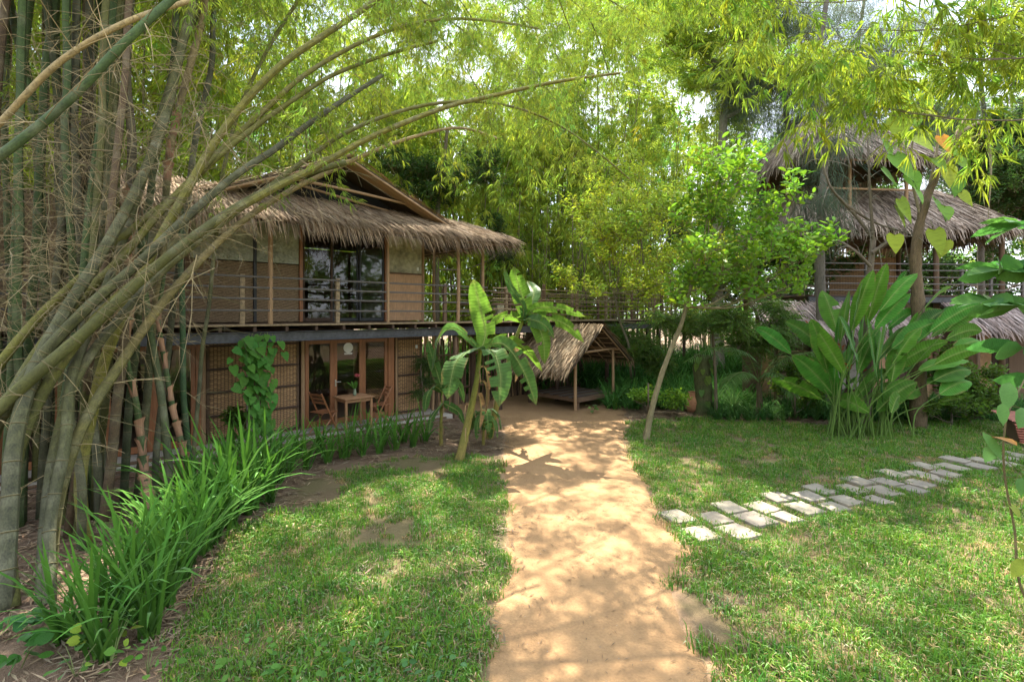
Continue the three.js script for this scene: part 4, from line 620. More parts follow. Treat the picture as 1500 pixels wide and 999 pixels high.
  for (let k = 0; k < 420; k++) {
    const u = rnd.r(-40, 330), v = 470 - Math.pow(rnd(), 0.9) * 330 + (u > 250 ? -60 : 0), p0 = at(u, v, rnd.r(4.9, 7.2)).sub(o), e = V(rnd.g(), rnd.g() * 0.75 + 0.05, rnd.g()).normalize(), L = rnd.r(0.25, 1.5), q = [p0]; let p = p0;
    for (let s = 0; s < 5; s++) { e.add(V(rnd.g() * 0.25, -0.1 + rnd.g() * 0.22, rnd.g() * 0.25)).normalize(); p = p.clone().addScaledVector(e, L / 5); q.push(p); }
    const c = mul(rnd.pick([[0.42, 0.33, 0.17], [0.33, 0.25, 0.12], [0.24, 0.21, 0.08], [0.17, 0.12, 0.065]]), rnd.r(0.4, 0.95)), r = rnd.r(0.002, 0.0048);
    tube(g, q, q.map((_, s) => r * (1 - s * 0.15)), 4, c, false);
    for (let b = 0; b < 4; b++) { const s0 = q[1 + rnd.i(4)], f = e.clone().add(V(rnd.g() * 1.4, rnd.g() * 1.2, rnd.g() * 1.4)).normalize(), l2 = rnd.r(0.05, 0.32); tube(g, [s0, s0.clone().addScaledVector(f, l2)], [r * 0.65, r * 0.2], 3, c, false); }
  }
  part(tg, 'dry_branches', g.geo(), MAT.twig, { kind: 'stuff' });
}

// ---------------------------------------------------------------- bamboo grove and trees behind
function grove(o) {
  const rnd = RNG(o.seed), t = thing('bamboo_clump', o.label, 'bamboo', 'background bamboo clumps', V(o.x, 0, -o.d)), spots = [];
  for (let k = 0; k < o.n; k++) {
    const a = rnd() * 6.283, b = V(Math.cos(a) * rnd.r(0.1, 1.1), -0.05, Math.sin(a) * rnd.r(0.1, 1.1)), lean = V(Math.cos(a + rnd.g() * 0.6), 0, Math.sin(a + rnd.g() * 0.6)), h = o.h * rnd.r(0.75, 1.1), out = rnd.r(0.8, 3.6) * (o.spread ?? 1);
    const curve = new THREE.CatmullRomCurve3([b, b.clone().addScaledVector(lean, out * 0.15).add(V(0, h * 0.4, 0)), b.clone().addScaledVector(lean, out * 0.5).add(V(0, h * 0.8, 0)), b.clone().addScaledVector(lean, out).add(V(0, h, 0)), b.clone().addScaledVector(lean, out * 1.6).add(V(0, h * 0.93, 0))]);
    const pts = curve.getSpacedPoints(16), r = rnd.r(0.03, 0.052), c = rnd.pick([[0.26, 0.24, 0.09], [0.20, 0.165, 0.085], [0.30, 0.27, 0.12], [0.16, 0.15, 0.07]]);
    part(t, 'culm', tubeGeo(pts, pts.map((_, q) => r * (1.04 - q / 18)), 6, (tt, q) => mul(c, q % 2 ? 0.85 : 1.1)), MAT.culm);
    const m = Math.round(o.leaves / o.n);
    for (let j = 0; j < m; j++) { if (j % 5) { const [p0] = spots[spots.length - (j % 5)]; spots.push([p0.clone().add(V(rnd.g(), rnd.g() * 0.8, rnd.g()).multiplyScalar(0.2)), hang(rnd, 0.5), rnd.r(0.7, 1.2) * (o.s ?? 1), vary(rnd, 0.2, 0.16)]); continue; } const tt = Math.pow(rnd.r(Math.pow(o.l0 ?? 0.3, 1.2), 1), 1 / 1.2), p = curve.getPointAt(tt).add(V(rnd.g(), rnd.g() * 0.6 - 0.2, rnd.g()).multiplyScalar(o.reach ?? 0.95)); spots.push([p, hang(rnd, 0.5), rnd.r(0.7, 1.2) * (o.s ?? 1), mul(vary(rnd, 0.2, 0.16), o.k ?? 1).map((x, i) => x * (o.col ? o.col[i] : 1))]); }
  }
  foliage(t, 'bamFar', MAT.leaf, spots);
}
const bx = (u, d) => (u - 750) / 750 * d;
[
  [-20, 15, 12, 'bamboo clump at the far left behind the great culms'], [150, 17, 13, 'bamboo clump behind the left end of the house roof'], [205, 14.2, 13, 'bamboo clump close behind the house, over its back roof'], [330, 20, 15, 'bamboo clump rising directly over the thatched gable'], [470, 22, 16, 'bamboo clump to the right behind the gable peak'],
  [600, 24, 13, 'bamboo clump rising over the eave tip of the house'], [690, 21, 10, 'bamboo clump just beyond the verandah corner'], [740, 27, 18, 'bamboo clump behind the banana leaves, far back'], [815, 23, 11, 'bamboo clump above the start of the walkway'], [880, 27, 17, 'bamboo clump behind the middle of the walkway'], [960, 30, 18, 'bamboo clump behind the pale leafy tree'], [1035, 33, 19, 'farthest bamboo clump, behind the forked grey trunk'],
].forEach(([u, d, h, label], k) => grove({ x: bx(u, d), d, h: h * 1.2, label, n: 14, leaves: k < 4 ? 750 : k === 6 || k === 8 ? 720 : 780, l0: 0.2, seed: 300 + k * 7, spread: 1.25, reach: 1.25, s: 1.15, k: 1.0 }));
// bamboo low thicket stems behind the walkway
{
  const rnd = RNG(63), t = thing('bamboo_thicket', 'thicket of thin upright bamboo stems behind the walkway railing', 'bamboo', undefined, V(2, 0, -22)), spots = [];
  for (let k = 0; k < 90; k++) { const u = rnd.r(690, 990), d = rnd.r(19.5, 24), p = V(bx(u, d) - 2, -0.05, 22 - d); const h = rnd.r(4.5, 7.5), e = p.clone().add(V(rnd.g() * 0.7, h, rnd.g() * 0.6)); const g = new GB(), c = rnd.pick([[0.22, 0.18, 0.09], [0.14, 0.11, 0.06], [0.29, 0.24, 0.12]]); tube(g, [p, p.clone().lerp(e, 0.5).add(V(rnd.g() * 0.1, 0, 0)), e], [0.035, 0.03, 0.018], 6, c); part(t, 'stem', g.geo(), MAT.culm); for (let j = 0; j < 6; j++) spots.push([p.clone().lerp(e, rnd.r(0.5, 1)).add(V(rnd.g() * 0.5, rnd.g() * 0.3, rnd.g() * 0.5)), hang(rnd, 0.5), rnd.r(0.5, 0.9), vary(rnd, 0.2, 0.15)]); }
  foliage(t, 'bamFar', MAT.leaf, spots);
}
// far wood that closes the view
{
  const rnd = RNG(93), spots = [];
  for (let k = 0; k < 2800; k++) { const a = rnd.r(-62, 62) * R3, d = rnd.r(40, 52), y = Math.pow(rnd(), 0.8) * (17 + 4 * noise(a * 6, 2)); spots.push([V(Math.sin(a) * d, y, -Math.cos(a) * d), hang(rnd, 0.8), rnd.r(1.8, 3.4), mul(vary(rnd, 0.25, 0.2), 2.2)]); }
  const t = thing('far_wood', 'hazy green wood behind all the bamboo and trees', 'wood'); t.userData.kind = 'stuff'; foliage(t, 'tree', MAT.leaf, spots);
  // the same wood goes on round the sides and behind, lower
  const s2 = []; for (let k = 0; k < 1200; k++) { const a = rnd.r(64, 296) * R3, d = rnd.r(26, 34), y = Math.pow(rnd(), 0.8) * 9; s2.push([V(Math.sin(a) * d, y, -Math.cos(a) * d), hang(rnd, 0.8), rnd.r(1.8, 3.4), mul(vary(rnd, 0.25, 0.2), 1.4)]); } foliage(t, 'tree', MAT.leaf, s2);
}
// forked tall tree, centre right
tree({ name: 'forked_tree', label: 'tall grey forked tree with light yellow-green crown behind the leafy bush', seed: 11, base: V(bx(1052, 20), 0, -20), trunk: PP([1052, 330, 20], [1058, 230, 20], [1062, 160, 20], [1085, 60, 20.2], [1105, -40, 20.5]), r0: 0.27, r1: 0.1, bark: [0.33, 0.29, 0.23], kind: 'pinBig', limb: 0.6,
  crown: [[1035, 90, 20, 2.2, 1.6, 260], [1100, 50, 21, 2.4, 1.6, 280], [1120, 140, 19.5, 1.6, 1.1, 130], [980, 30, 19, 2.2, 1.3, 200], [1070, -20, 20, 3.0, 1.4, 240]].map(([u, v, d, a, b, n]) => ({ c: at(u, v, d), r: [a, b, a], n: Math.round(n * 0.3), s: 1.2, k: 1.45, loose: 0.6 })) });
// grey-green needle trees
for (const [label, u, d, cr, sd] of [['misty grey-green needle tree standing left of the top thatched roof', 1150, 19.5, [[1150, 170, 1.6, 1.8, 260], [1190, 90, 1.9, 1.8, 280], [1115, 120, 1.4, 1.6, 200], [1140, 30, 1.8, 1.6, 220], [1170, 240, 1.2, 1.2, 150], [1230, 150, 1.5, 1.4, 180]], 5], ['grey-green needle tree rising behind the top thatched roof', 1260, 22.5, [[1260, 110, 2.2, 1.8, 300], [1300, 60, 2.2, 1.8, 260], [1220, 40, 2.0, 1.7, 240], [1320, 150, 1.8, 1.5, 220]], 6], ['thin wispy needle tree in front of the tower roofs', 1205, 14.4, [[1195, 200, 0.9, 0.8, 34], [1180, 290, 0.8, 0.6, 26], [1225, 330, 0.9, 0.5, 22], [1215, 130, 1.0, 0.8, 50]], 8], ['dark needle tree beyond the right end of the middle roof', 1440, 21, [[1440, 210, 1.8, 1.6, 260], [1425, 260, 1.6, 1.3, 220], [1480, 150, 2.0, 1.8, 260], [1500, 250, 1.7, 1.6, 220]], 7]])
  tree({ name: 'needle_tree', label, seed: sd * 31, group: 'needle trees by the tower', base: V(bx(u, d), 0, -d), trunk: PP([u - 2, 330, d], [u + 5, 200, d], [u - 4, 90, d], [u + 8, -10, d]), r0: 0.16, r1: 0.06, bark: [0.19, 0.16, 0.13], kind: 'needle', limb: 0.4, crown: cr.map(([a, b, rx, ry, n]) => ({ c: at(a, b, d), r: [rx, ry, rx], n: Math.round(n * 0.6), s: 1.6, loose: 0.4, tilt: 0.4 })) });
// big dark broadleaf tree at the right edge
tree({ name: 'broadleaf_tree', label: 'dark green broadleaf tree at the right edge above the thatched roofs', seed: 41, base: V(bx(1560, 18), 0, -18), trunk: PP([1560, 300, 18], [1550, 150, 18], [1530, 40, 18]), r0: 0.24, r1: 0.1, kind: 'tree', limb: 0.4, crown: [[1470, 300, 19, 1.4, 1.4, 120], [1480, 190, 18, 2.0, 1.6, 160], [1540, 240, 17, 2.0, 2.0, 200], [1500, 60, 18, 2.6, 1.6, 200], [1600, 120, 18, 2.5, 2.4, 200]].map(([u, v, d, a, b, n]) => ({ c: at(u, v, d), r: [a, b, a], n, s: 0.9, k: 1.0 })) });
tree({ name: 'broadleaf_tree', label: 'dark broadleaf tree seen through the gap beyond the house verandah', seed: 43, base: V(bx(640, 19), 0, -19), trunk: PP([642, 300, 19], [650, 240, 19], [655, 190, 19]), r0: 0.12, r1: 0.06, kind: 'tree', limb: 0.4, crown: [[640, 280, 19, 1.2, 1.3, 90], [600, 235, 19, 1.3, 1.0, 80], [690, 250, 19, 1.1, 1.0, 60], [735, 370, 19.5, 0.7, 0.9, 50]].map(([u, v, d, a, b, n]) => ({ c: at(u, v, d), r: [a, b, a], n, s: 0.8, k: 0.9 })) });
tree({ name: 'broadleaf_tree', label: 'green tree filling the gap left of the tower roofs', seed: 47, base: V(bx(1110, 21), 0, -21), trunk: PP([1112, 420, 21], [1116, 360, 21], [1120, 300, 21]), r0: 0.14, r1: 0.06, kind: 'tree', limb: 0.4, crown: [[1130, 360, 21, 1.8, 1.1, 120], [1070, 400, 20, 1.6, 1.3, 120], [1180, 390, 20, 1.6, 1.2, 120], [1000, 350, 22, 1.8, 1.6, 120]].map(([u, v, d, a, b, n]) => ({ c: at(u, v, d), r: [a, b, a], n, s: 0.8, k: 1.1 })) });
for (const [u, d, sd, label] of [[1210, 27, 201, 'dark tree seen through the tower posts on their left'], [1330, 28, 203, 'dark tree seen straight behind the tower deck'], [1450, 27, 207, 'dark tree behind the right end of the tower deck']])
  tree({ name: 'background_tree', label, seed: sd, group: 'trees behind the tower', base: V(bx(u, d), 0, -d), trunk: PP([u, 420, d], [u + 4, 340, d], [u, 280, d]), r0: 0.2, r1: 0.08, kind: 'tree', crown: [[-60, 400], [50, 410], [0, 340], [-50, 320], [60, 330], [0, 450]].map(([a, v]) => ({ c: at(u + a, v, d + (a % 7) * 0.2), r: [2.2, 1.7, 1.6], n: 60, s: 1.3, k: 0.95 })) });
// leaning slim tree on the lawn edge: bright glossy crown
{
  const b = gnd(945, 646), d = 10.95;
  tree({ name: 'leaning_tree', label: 'slim leaning tree at the lawn edge with bright glossy green crown', seed: 53, base: b, trunk: PP([955, 600, 11], [970, 548, 11.1], [984, 510, 11.2], [1000, 470, 11.2], [1012, 420, 11.2], [1030, 370, 11.3]), r0: 0.072, r1: 0.035, bark: [0.27, 0.225, 0.12], kind: 'gloss', mat: MAT.gloss, limb: 0.55,
    crown: [[1080, 245, 11.2, 0.5, 0.35, 22], [1105, 275, 11.0, 0.5, 0.3, 22], [1050, 285, 11.5, 0.5, 0.35, 24], [1025, 330, 11.4, 0.5, 0.35, 22], [1085, 330, 11.6, 0.6, 0.35, 26], [1130, 330, 11.2, 0.5, 0.3, 24], [1060, 385, 11.0, 0.55, 0.35, 26], [1110, 375, 10.8, 0.6, 0.35, 30], [1160, 365, 11.0, 0.5, 0.28, 26], [1190, 380, 10.9, 0.4, 0.22, 18], [1090, 425, 11.0, 0.6, 0.3, 28], [1140, 420, 11.3, 0.55, 0.28, 26], [1180, 415, 11.0, 0.4, 0.25, 18], [1030, 425, 11.3, 0.45, 0.3, 20], [1150, 300, 11.3, 0.35, 0.2, 12]].map(([u, v, dd, a, bb, n]) => ({ c: at(u - 22, v + 4, dd), r: [a, bb, a * 1.3], n: Math.round(n * 0.45), s: 0.95, loose: 0.95, k: 1.0, twigs: 8 })) });
  tree({ name: 'leafy_tree', label: 'small yellow-green leafy tree behind the thatched shelter', seed: 59, base: gnd(926, 568), trunk: PP([924, 540, 16], [921, 505, 16], [908, 470, 15.8], [900, 430, 15.6]), r0: 0.06, r1: 0.03, bark: [0.27, 0.23, 0.15], kind: 'soft', limb: 0.6,
    crown: [[880, 370, 15.2, 1.0, 0.7, 110], [940, 345, 15.2, 1.2, 0.7, 120], [995, 310, 15, 1.2, 0.7, 110], [890, 320, 15.6, 1.0, 0.7, 90], [960, 415, 15, 1.1, 0.6, 90], [1010, 385, 14.6, 1.0, 0.7, 90], [855, 425, 15, 0.7, 0.4, 36], [925, 280, 15.6, 1.1, 0.6, 80], [1000, 450, 14.4, 0.9, 0.4, 50]].map(([u, v, dd, a, bb, n]) => ({ c: at(u, v, dd), r: [a, bb, a * 0.9], n: Math.round(n * 0.36), s: 1.2, loose: 0.75, k: 1.25 })) });
  tree({ name: 'feathery_shrub', label: 'dark feathery shrub between the shelter and the leaning tree', category: 'shrub', seed: 61, base: gnd(932, 572), trunk: PP([928, 530, 17.0], [925, 500, 17.0]), r0: 0.03, r1: 0.02, kind: 'pin', crown: [[930, 500, 16.6, 0.8, 0.45, 90], [960, 520, 16.6, 0.6, 0.4, 60], [905, 490, 17, 0.5, 0.35, 40]].map(([u, v, dd, a, bb, n]) => ({ c: at(u, v, dd), r: [a, bb, a], n, s: 1.2, k: 0.9 })) });
  tree({ name: 'feathery_shrub', label: 'feathery shrub under the glossy crown, above the palm fronds', category: 'shrub', seed: 67, base: gnd(1050, 612), trunk: PP([1048, 540, 13.2], [1044, 480, 13.2]), r0: 0.05, r1: 0.03, kind: 'pin', crown: [[1060, 470, 13, 0.9, 0.45, 90], [1000, 470, 12.6, 0.7, 0.4, 60], [1090, 500, 13.2, 0.7, 0.4, 60], [1140, 470, 13.2, 0.7, 0.45, 60]].map(([u, v, dd, a, bb, n]) => ({ c: at(u, v, dd), r: [a, bb, a], n, s: 1.1, k: 0.9 })) });
}
// near overhanging sprays at the top right, from a tree standing right of the viewer
{
  const b = V(6.6, 0, -3.0);
  tree({ name: 'overhanging_tree', label: 'yellow-green tree whose long-leaved sprays hang into the top right corner', seed: 71, base: b, trunk: [V(6.5, 2.5, -3.3), V(6.2, 4.6, -3.8), V(5.6, 6.2, -4.6), V(4.8, 7.0, -5.6)], r0: 0.16, r1: 0.06, kind: 'long', limb: 0.12,
    crown: [[1270, 70, 6.2, 0.9, 0.55, 80], [1180, 40, 6.8, 0.9, 0.5, 80], [1400, 60, 5.8, 0.9, 0.6, 90], [1235, 150, 6.6, 0.45, 0.3, 34], [1470, 150, 6.2, 0.5, 0.4, 50], [1090, 0, 7.2, 0.9, 0.45, 70], [1340, -30, 6.4, 1.4, 0.7, 120], [1480, 20, 5.6, 0.9, 0.8, 80], [1200, -80, 7, 1.4, 0.7, 120], [1000, -60, 8.0, 1.3, 0.7, 120], [1420, -120, 5.6, 1.5, 0.8, 120]].map(([u, v, d, a, bb, n]) => ({ c: at(u, v, d), r: [a, bb, a], n: Math.round(n * 0.3), s: 0.95, loose: 0.5, tilt: 0.4, k: 1.0, twigs: 6 })) });
}
// trees behind the viewer, mirrored in the glass doors
for (const [x, z, s, label] of [[4.5, 6.5, 1, 'broad tree behind the viewpoint'], [-3.5, 8, 2, 'tall tree behind the viewpoint, nearer the house'], [10, 3, 3, 'tree to the side of the lawn behind the viewpoint']])
  tree({ name: 'shade_tree', label, seed: 80 + s, base: V(x, 0, z), trunk: [V(x, 2, z), V(x + 0.3, 4, z - 0.2), V(x + 0.2, 5.5, z)], r0: 0.2, r1: 0.09, kind: 'tree', crown: [[0, 6, 0], [1.6, 5.4, 0.6], [-1.5, 5.6, 0.5], [0.3, 5.2, -1.2]].map(([a, b2, c]) => ({ c: V(x + a, b2, z + c), r: [1.5, 1.0, 1.5], n: 90, s: 1.1 })) });

// ---------------------------------------------------------------- large-leaved plants
// a long blade along a spine with midrib, folded and torn between its side veins
function bladeGeo(spine, width, side, o = {}) {
  const rnd = RNG(o.seed ?? 1), g = new GB(), n = o.n ?? 22, pts = spline(spine, n), c = o.c ?? [0.16, 0.30, 0.03], m = 4;
  const L = pts.reduce((s, p, k) => k ? s + p.distanceTo(pts[k - 1]) : 0, 0), prof = (t) => (o.prof ?? ((x) => Math.pow(Math.sin(Math.PI * Math.min(1, 0.06 + x * 0.94)), 0.55) * (x > 0.9 ? Math.sqrt((1 - x) / 0.1) : 1)))(t);
  const tears = []; for (let k = 0; k < (o.tears ?? 0); k++) tears.push([rnd.r(0.15, 0.9), rnd() < 0.5 ? -1 : 1]);
  for (const sg of [-1, 1]) {
    let open = 0; let prev = null;
    for (let k = 0; k <= n; k++) {
      const t = k / n, p = pts[k], T = pts[Math.min(n, k + 1)].clone().sub(pts[Math.max(0, k - 1)]).normalize(), S = side.clone().addScaledVector(T, -side.dot(T)).normalize(), N = V().crossVectors(S, T).normalize();
      const w = width / 2 * prof(t), row = [];
      const fold = o.fold ?? 0.25, ripple = 0.03 * Math.sin(k * 2.1 + sg) + noise(k * 0.5, sg, o.seed ?? 1) * 0.12;
      for (let j = 0; j <= m; j++) { const f = j / m, q = p.clone().addScaledVector(S, sg * w * f).addScaledVector(N, w * f * (fold + ripple) - w * f * f * (o.curl ?? 0.2)).addScaledVector(T, w * f * (o.sweep ?? 0.12)); if (o.droop) q.y -= o.droop * w * f * f; const kk = 0.88 + 0.3 * noise(t * 6, f * 2, o.seed ?? 1), dry = j === m ? Math.max(0, noise(t * 9, sg * 3, (o.seed ?? 1) * 1.3) * 1.6) : t > 0.93 ? 0.3 : 0; row.push(g.v(q.x, q.y, q.z, sg * w * f * 3, t * L, mixc(mul(j === 0 ? mixc(c, [0.42, 0.48, 0.15], 0.3) : c, kk), [0.30, 0.19, 0.07], Math.min(0.9, dry)))); }
      const torn = tears.some(([tt, s2]) => s2 === sg && Math.abs(tt - t) < 0.55 / n);
      if (prev) for (let j = 0; j < m; j++) if (!(torn && j > 0)) sg > 0 ? g.q(prev[j], prev[j + 1], row[j + 1], row[j]) : g.q(prev[j], row[j], row[j + 1], prev[j + 1]);
      prev = row;
    }
  }
  return g.geo();
}
function bigLeaf(parent, spine, width, side, o = {}) {
  const pts = spline(spine, 12), l = part(parent, 'leaf', bladeGeo(spine, width, side, o), o.mat ?? MAT.big);
  const g = new GB(); tube(g, pts, pts.map((_, k) => (o.rib ?? 0.014) * (1 - k / 13)), 5, mixc(o.c ?? [0.16, 0.30, 0.03], [0.45, 0.48, 0.16], 0.5), false); part(l, 'midrib', g.geo(), MAT.blade); return l;
}
const BAN = [0.17, 0.33, 0.035], BAND = [0.10, 0.22, 0.045];
{
  const plant = (label, base, stem, r, leaves, seed) => {
    const t = thing('banana_plant', label, 'banana plant', 'banana plants beside the path', base), rel = (p) => p.clone().sub(base), g = new GB(), pts = spline([V(0, -0.05, 0), ...stem.map(rel)], 16);
    tube(g, pts, pts.map((_, k) => r * (1.25 - 0.75 * k / 16) * (k === 0 ? 1.25 : 1)), 10, (tt) => mixc([0.30, 0.235, 0.06], [0.26, 0.30, 0.05], tt + noise(tt * 7, seed) * 0.4)); part(t, 'stem', g.geo(), MAT.bark);
    const sh = new GB(); const rnd = RNG(seed); for (let k = 0; k < 7; k++) { const p = pts[3 + rnd.i(11)], a = rnd() * 6.28; tube(sh, [p.clone(), p.clone().add(V(Math.cos(a) * r * 1.2, 0.12, Math.sin(a) * r * 1.2)), p.clone().add(V(Math.cos(a) * r * 1.7, -0.12, Math.sin(a) * r * 1.7))], [0.018, 0.013, 0.004], 4, [0.34, 0.22, 0.11], false); } part(t, 'dry_husk', sh.geo(), MAT.twig);
    leaves.forEach(([sp, w, side, o], k) => bigLeaf(t, sp.map(rel), w, side, { seed: seed + k, c: BAN, ...o, tears: (o.tears ?? 1) + 2 }));
    if (r > 0.05) for (let k = 0; k < 3; k++) { const p = pts[9 + k * 2].clone(), a = rnd.r(0, 6.28), d = V(Math.cos(a), 0, Math.sin(a)); bigLeaf(t, [p, p.clone().addScaledVector(d, 0.13).add(V(0, 0.05, 0)), p.clone().addScaledVector(d, 0.2).add(V(0, -0.22, 0)), p.clone().addScaledVector(d, 0.16).add(V(0, -0.6, 0))], 0.14, V(-Math.sin(a), 0.1, Math.cos(a)), { c: [0.27, 0.17, 0.08], seed: seed + 50 + k, tears: 6, fold: 0.9, rib: 0.006 }).userData.label = 'dead brown hanging leaf'; }
    return t;
  };
  const X = V(1, 0, 0.1);
  plant('banana plant in front with one tall upright glowing leaf', gnd(672, 674), PP([685, 620, 9.6], [696, 570, 9.6], [704, 510, 9.6]), 0.07, [
    [PP([704, 515, 9.6], [711, 490, 9.65], [703, 450, 9.7], [693, 408, 9.6]), 0.46, V(0.93, 0.0, 0.35), { fold: 0.12, curl: 0.1 }],
    [PP([704, 512, 9.6], [690, 512, 9.3], [668, 530, 9.0], [655, 585, 8.8]), 0.56, V(0.9, 0.3, 0.5), { c: BAND, tears: 4, fold: 0.2 }],
    [PP([706, 512, 9.6], [722, 515, 9.2], [733, 550, 8.9], [731, 596, 8.8]), 0.44, V(1, 0, 0.15), { c: BAND, tears: 6, fold: 0.1 }],
    [PP([706, 510, 9.7], [735, 503, 9.6], [765, 540, 9.4], [786, 594, 9.3]), 0.36, V(0.9, 0.45, 0.4), { c: BAND, tears: 5 }],
    [PP([704, 512, 9.7], [665, 480, 9.9], [640, 500, 10.2], [632, 545, 10.4]), 0.4, V(0.4, 0.3, 0.9), { c: BAND, tears: 2 }],
    [PP([706, 508, 9.8], [735, 495, 10.2], [770, 512, 10.6], [795, 545, 10.9]), 0.3, V(0.2, 0.6, 0.9), {}],
  ], 401);
  plant('taller banana plant behind, its drooping leaves reaching towards the shelter', gnd(716, 642), PP([728, 590, 11.0], [742, 540, 11.0], [758, 490, 11.0], [768, 465, 11.0]), 0.065, [
    [PP([766, 470, 11.0], [768, 450, 11.0], [760, 420, 11.1], [752, 390, 11.0]), 0.46, V(0.9, 0, 0.5), { fold: 0.15, curl: 0.1 }],
    [PP([766, 470, 11.0], [766, 448, 10.8], [748, 420, 10.6], [738, 392, 10.5]), 0.32, V(0.5, 0.1, 0.9), { c: BAND }],
    [PP([768, 466, 11.0], [785, 452, 10.7], [820, 452, 10.4], [858, 464, 10.2]), 0.26, V(0.15, 0.75, 0.6), { tears: 3 }],
    [PP([768, 467, 11.0], [800, 466, 10.6], [830, 476, 10.3], [856, 502, 10.1]), 0.3, V(0.3, 0.75, 0.6), { tears: 4 }],
    [PP([766, 468, 11.0], [782, 468, 10.6], [795, 495, 10.3], [798, 534, 10.2]), 0.36, V(0.9, 0.2, 0.5), { tears: 3 }],
    [PP([766, 470, 11.0], [745, 462, 10.8], [722, 472, 10.7], [708, 495, 10.6]), 0.3, V(0.2, 0.7, 0.6), {}],
    [PP([768, 468, 11.0], [785, 470, 10.4], [800, 478, 10.1], [812, 496, 10.0]), 0.3, V(0.5, 0.6, 0.6), { c: BAND }],
    [PP([768, 468, 11.1], [782, 430, 11.5], [778, 420, 11.8], [772, 412, 12.0]), 0.34, V(0.9, 0, 0.4), { c: BAND }],
  ], 421);
  plant('thin young banana plant nearest the house corner', gnd(646, 652), PP([646, 610, 10.5], [648, 570, 10.5]), 0.035, [
    [PP([648, 572, 10.5], [640, 545, 10.4], [632, 520, 10.4], [626, 498, 10.4]), 0.3, V(0.8, 0.2, 0.5), { c: BAND }],
    [PP([648, 572, 10.5], [660, 560, 10.3], [672, 566, 10.1], [680, 590, 10.0]), 0.26, V(0.4, 0.7, 0.5), { c: BAND }],
    [PP([648, 574, 10.5], [636, 566, 10.3], [626, 578, 10.2], [622, 604, 10.1]), 0.28, V(0.7, 0.5, 0.4), { c: BAND }],
    [PP([648, 590, 10.5], [660, 596, 10.3], [672, 604, 10.2], [680, 622, 10.1]), 0.22, V(0.4, 0.7, 0.5), { c: BAND }],
    [PP([648, 590, 10.5], [640, 600, 10.3], [632, 612, 10.2], [628, 634, 10.1]), 0.24, V(0.7, 0.5, 0.4), { c: BAND }],
  ], 441);
  const suck = []; const rnd = RNG(451), sb = gnd(708, 652), bc = at(708, 640, 10.4);
  for (let k = 0; k < 9; k++) { const a = k / 9 * 6.28 + rnd.g() * 0.3, d = V(Math.cos(a), 0, Math.sin(a)), s = bc.clone().add(V(0, 0.1 + rnd() * 0.35, 0)); suck.push([[s, s.clone().addScaledVector(d, 0.15).add(V(0, 0.16, 0)), s.clone().addScaledVector(d, 0.3).add(V(0, 0.05, 0)), s.clone().addScaledVector(d, 0.38).add(V(0, -0.28, 0))], rnd.r(0.13, 0.2), V(-Math.sin(a), 0.1, Math.cos(a)), { c: BAND, rib: 0.007 }]); }
  plant('low banana sucker with hanging leaves at the path edge', sb, [at(708, 640, 10.5), at(710, 606, 10.4)], 0.03, suck, 455);
}
// heliconia: tall paddles on long stalks
{
  const rnd = RNG(471), b = gnd(1222, 640), t = thing('heliconia', 'big clump of tall paddle-leaved heliconia in front of the tower', 'plant', undefined, b);
  const tips = [[1300, 385], [1345, 400], [1395, 420], [1440, 445], [1440, 485], [1440, 500], [1420, 528], [1335, 430], [1280, 395], [1245, 425], [1205, 425], [1185, 470], [1150, 470], [1375, 455], [1405, 470], [1350, 480], [1320, 500], [1390, 500], [1375, 540], [1345, 560], [1300, 450], [1265, 455], [1230, 460], [1300, 540], [1270, 520], [1200, 505], [1160, 520], [1410, 560], [1320, 580], [1250, 500], [1330, 395], [1265, 410], [1365, 520], [1290, 480], [1105, 480], [1130, 555]];
  for (let k = 0; k < 22; k++) tips.push([rnd.r(1180, 1450), rnd.r(440, 590)]);
  tips.forEach(([u, v], k) => {
    const d = 12 + rnd.r(-1.1, 0.9), tip = at(u, v, d).sub(b), s = V(rnd.g() * 0.8 + 0.55, -0.03, rnd.g() * 0.3), L = 0.95 + rnd() * 0.6, out = tip.clone().sub(s), hor = V(out.x, 0, out.z);
    const neck = tip.clone().sub(out.clone().normalize().add(V(hor.x * 0.08, -0.25, 0)).normalize().multiplyScalar(L)); neck.y = Math.max(neck.y, 0.6);
    const g = new GB(), st = spline([s, s.clone().lerp(neck, 0.5).add(V(-hor.x * 0.12, 0.08, 0)), neck], 8); tube(g, st, st.map((_, q) => 0.018 * (1 - q / 14)), 5, [0.13, 0.22, 0.04], false); part(t, 'stalk', g.geo(), MAT.blade);
    bigLeaf(t, [neck, neck.clone().lerp(tip, 0.35).add(V(0, 0.07, 0)), neck.clone().lerp(tip, 0.7).add(V(0, 0.08, 0)), tip], rnd.r(0.32, 0.47), V(rnd.g() * 0.8 + (out.x > 0 ? -0.35 : 0.35), 0.7 + rnd.g() * 0.5, rnd.g() * 0.8).normalize(), { seed: 500 + k, c: tint(rnd, [0.10, 0.29, 0.022], 0.32, 0.25), fold: 0.3, rib: 0.008, tears: k % 5 === 0 ? 2 : 0, n: 14, prof: (x) => Math.pow(Math.sin(Math.PI * Math.min(1, 0.02 + x * 0.98)), 0.7) });
  });
  for (let k = 0; k < 9; k++) { const p = at(rnd.r(1180, 1330), rnd.r(470, 540), rnd.r(11.6, 12.2)).sub(b), g = new GB(); for (let j = 0; j < 5; j++) { const d = V((j % 2 ? 1 : -1) * 0.8, 0.6, rnd.g() * 0.3).normalize(); leaf4(g, p.clone().add(V(0, -j * 0.035, 0)), d, 0.13, 0.035, V(0, 0, 1), [0.46, 0.10, 0.03], 0); } part(t, 'flower', g.geo(), MAT.leaf, { label: 'small orange red bract spike' }); }
}
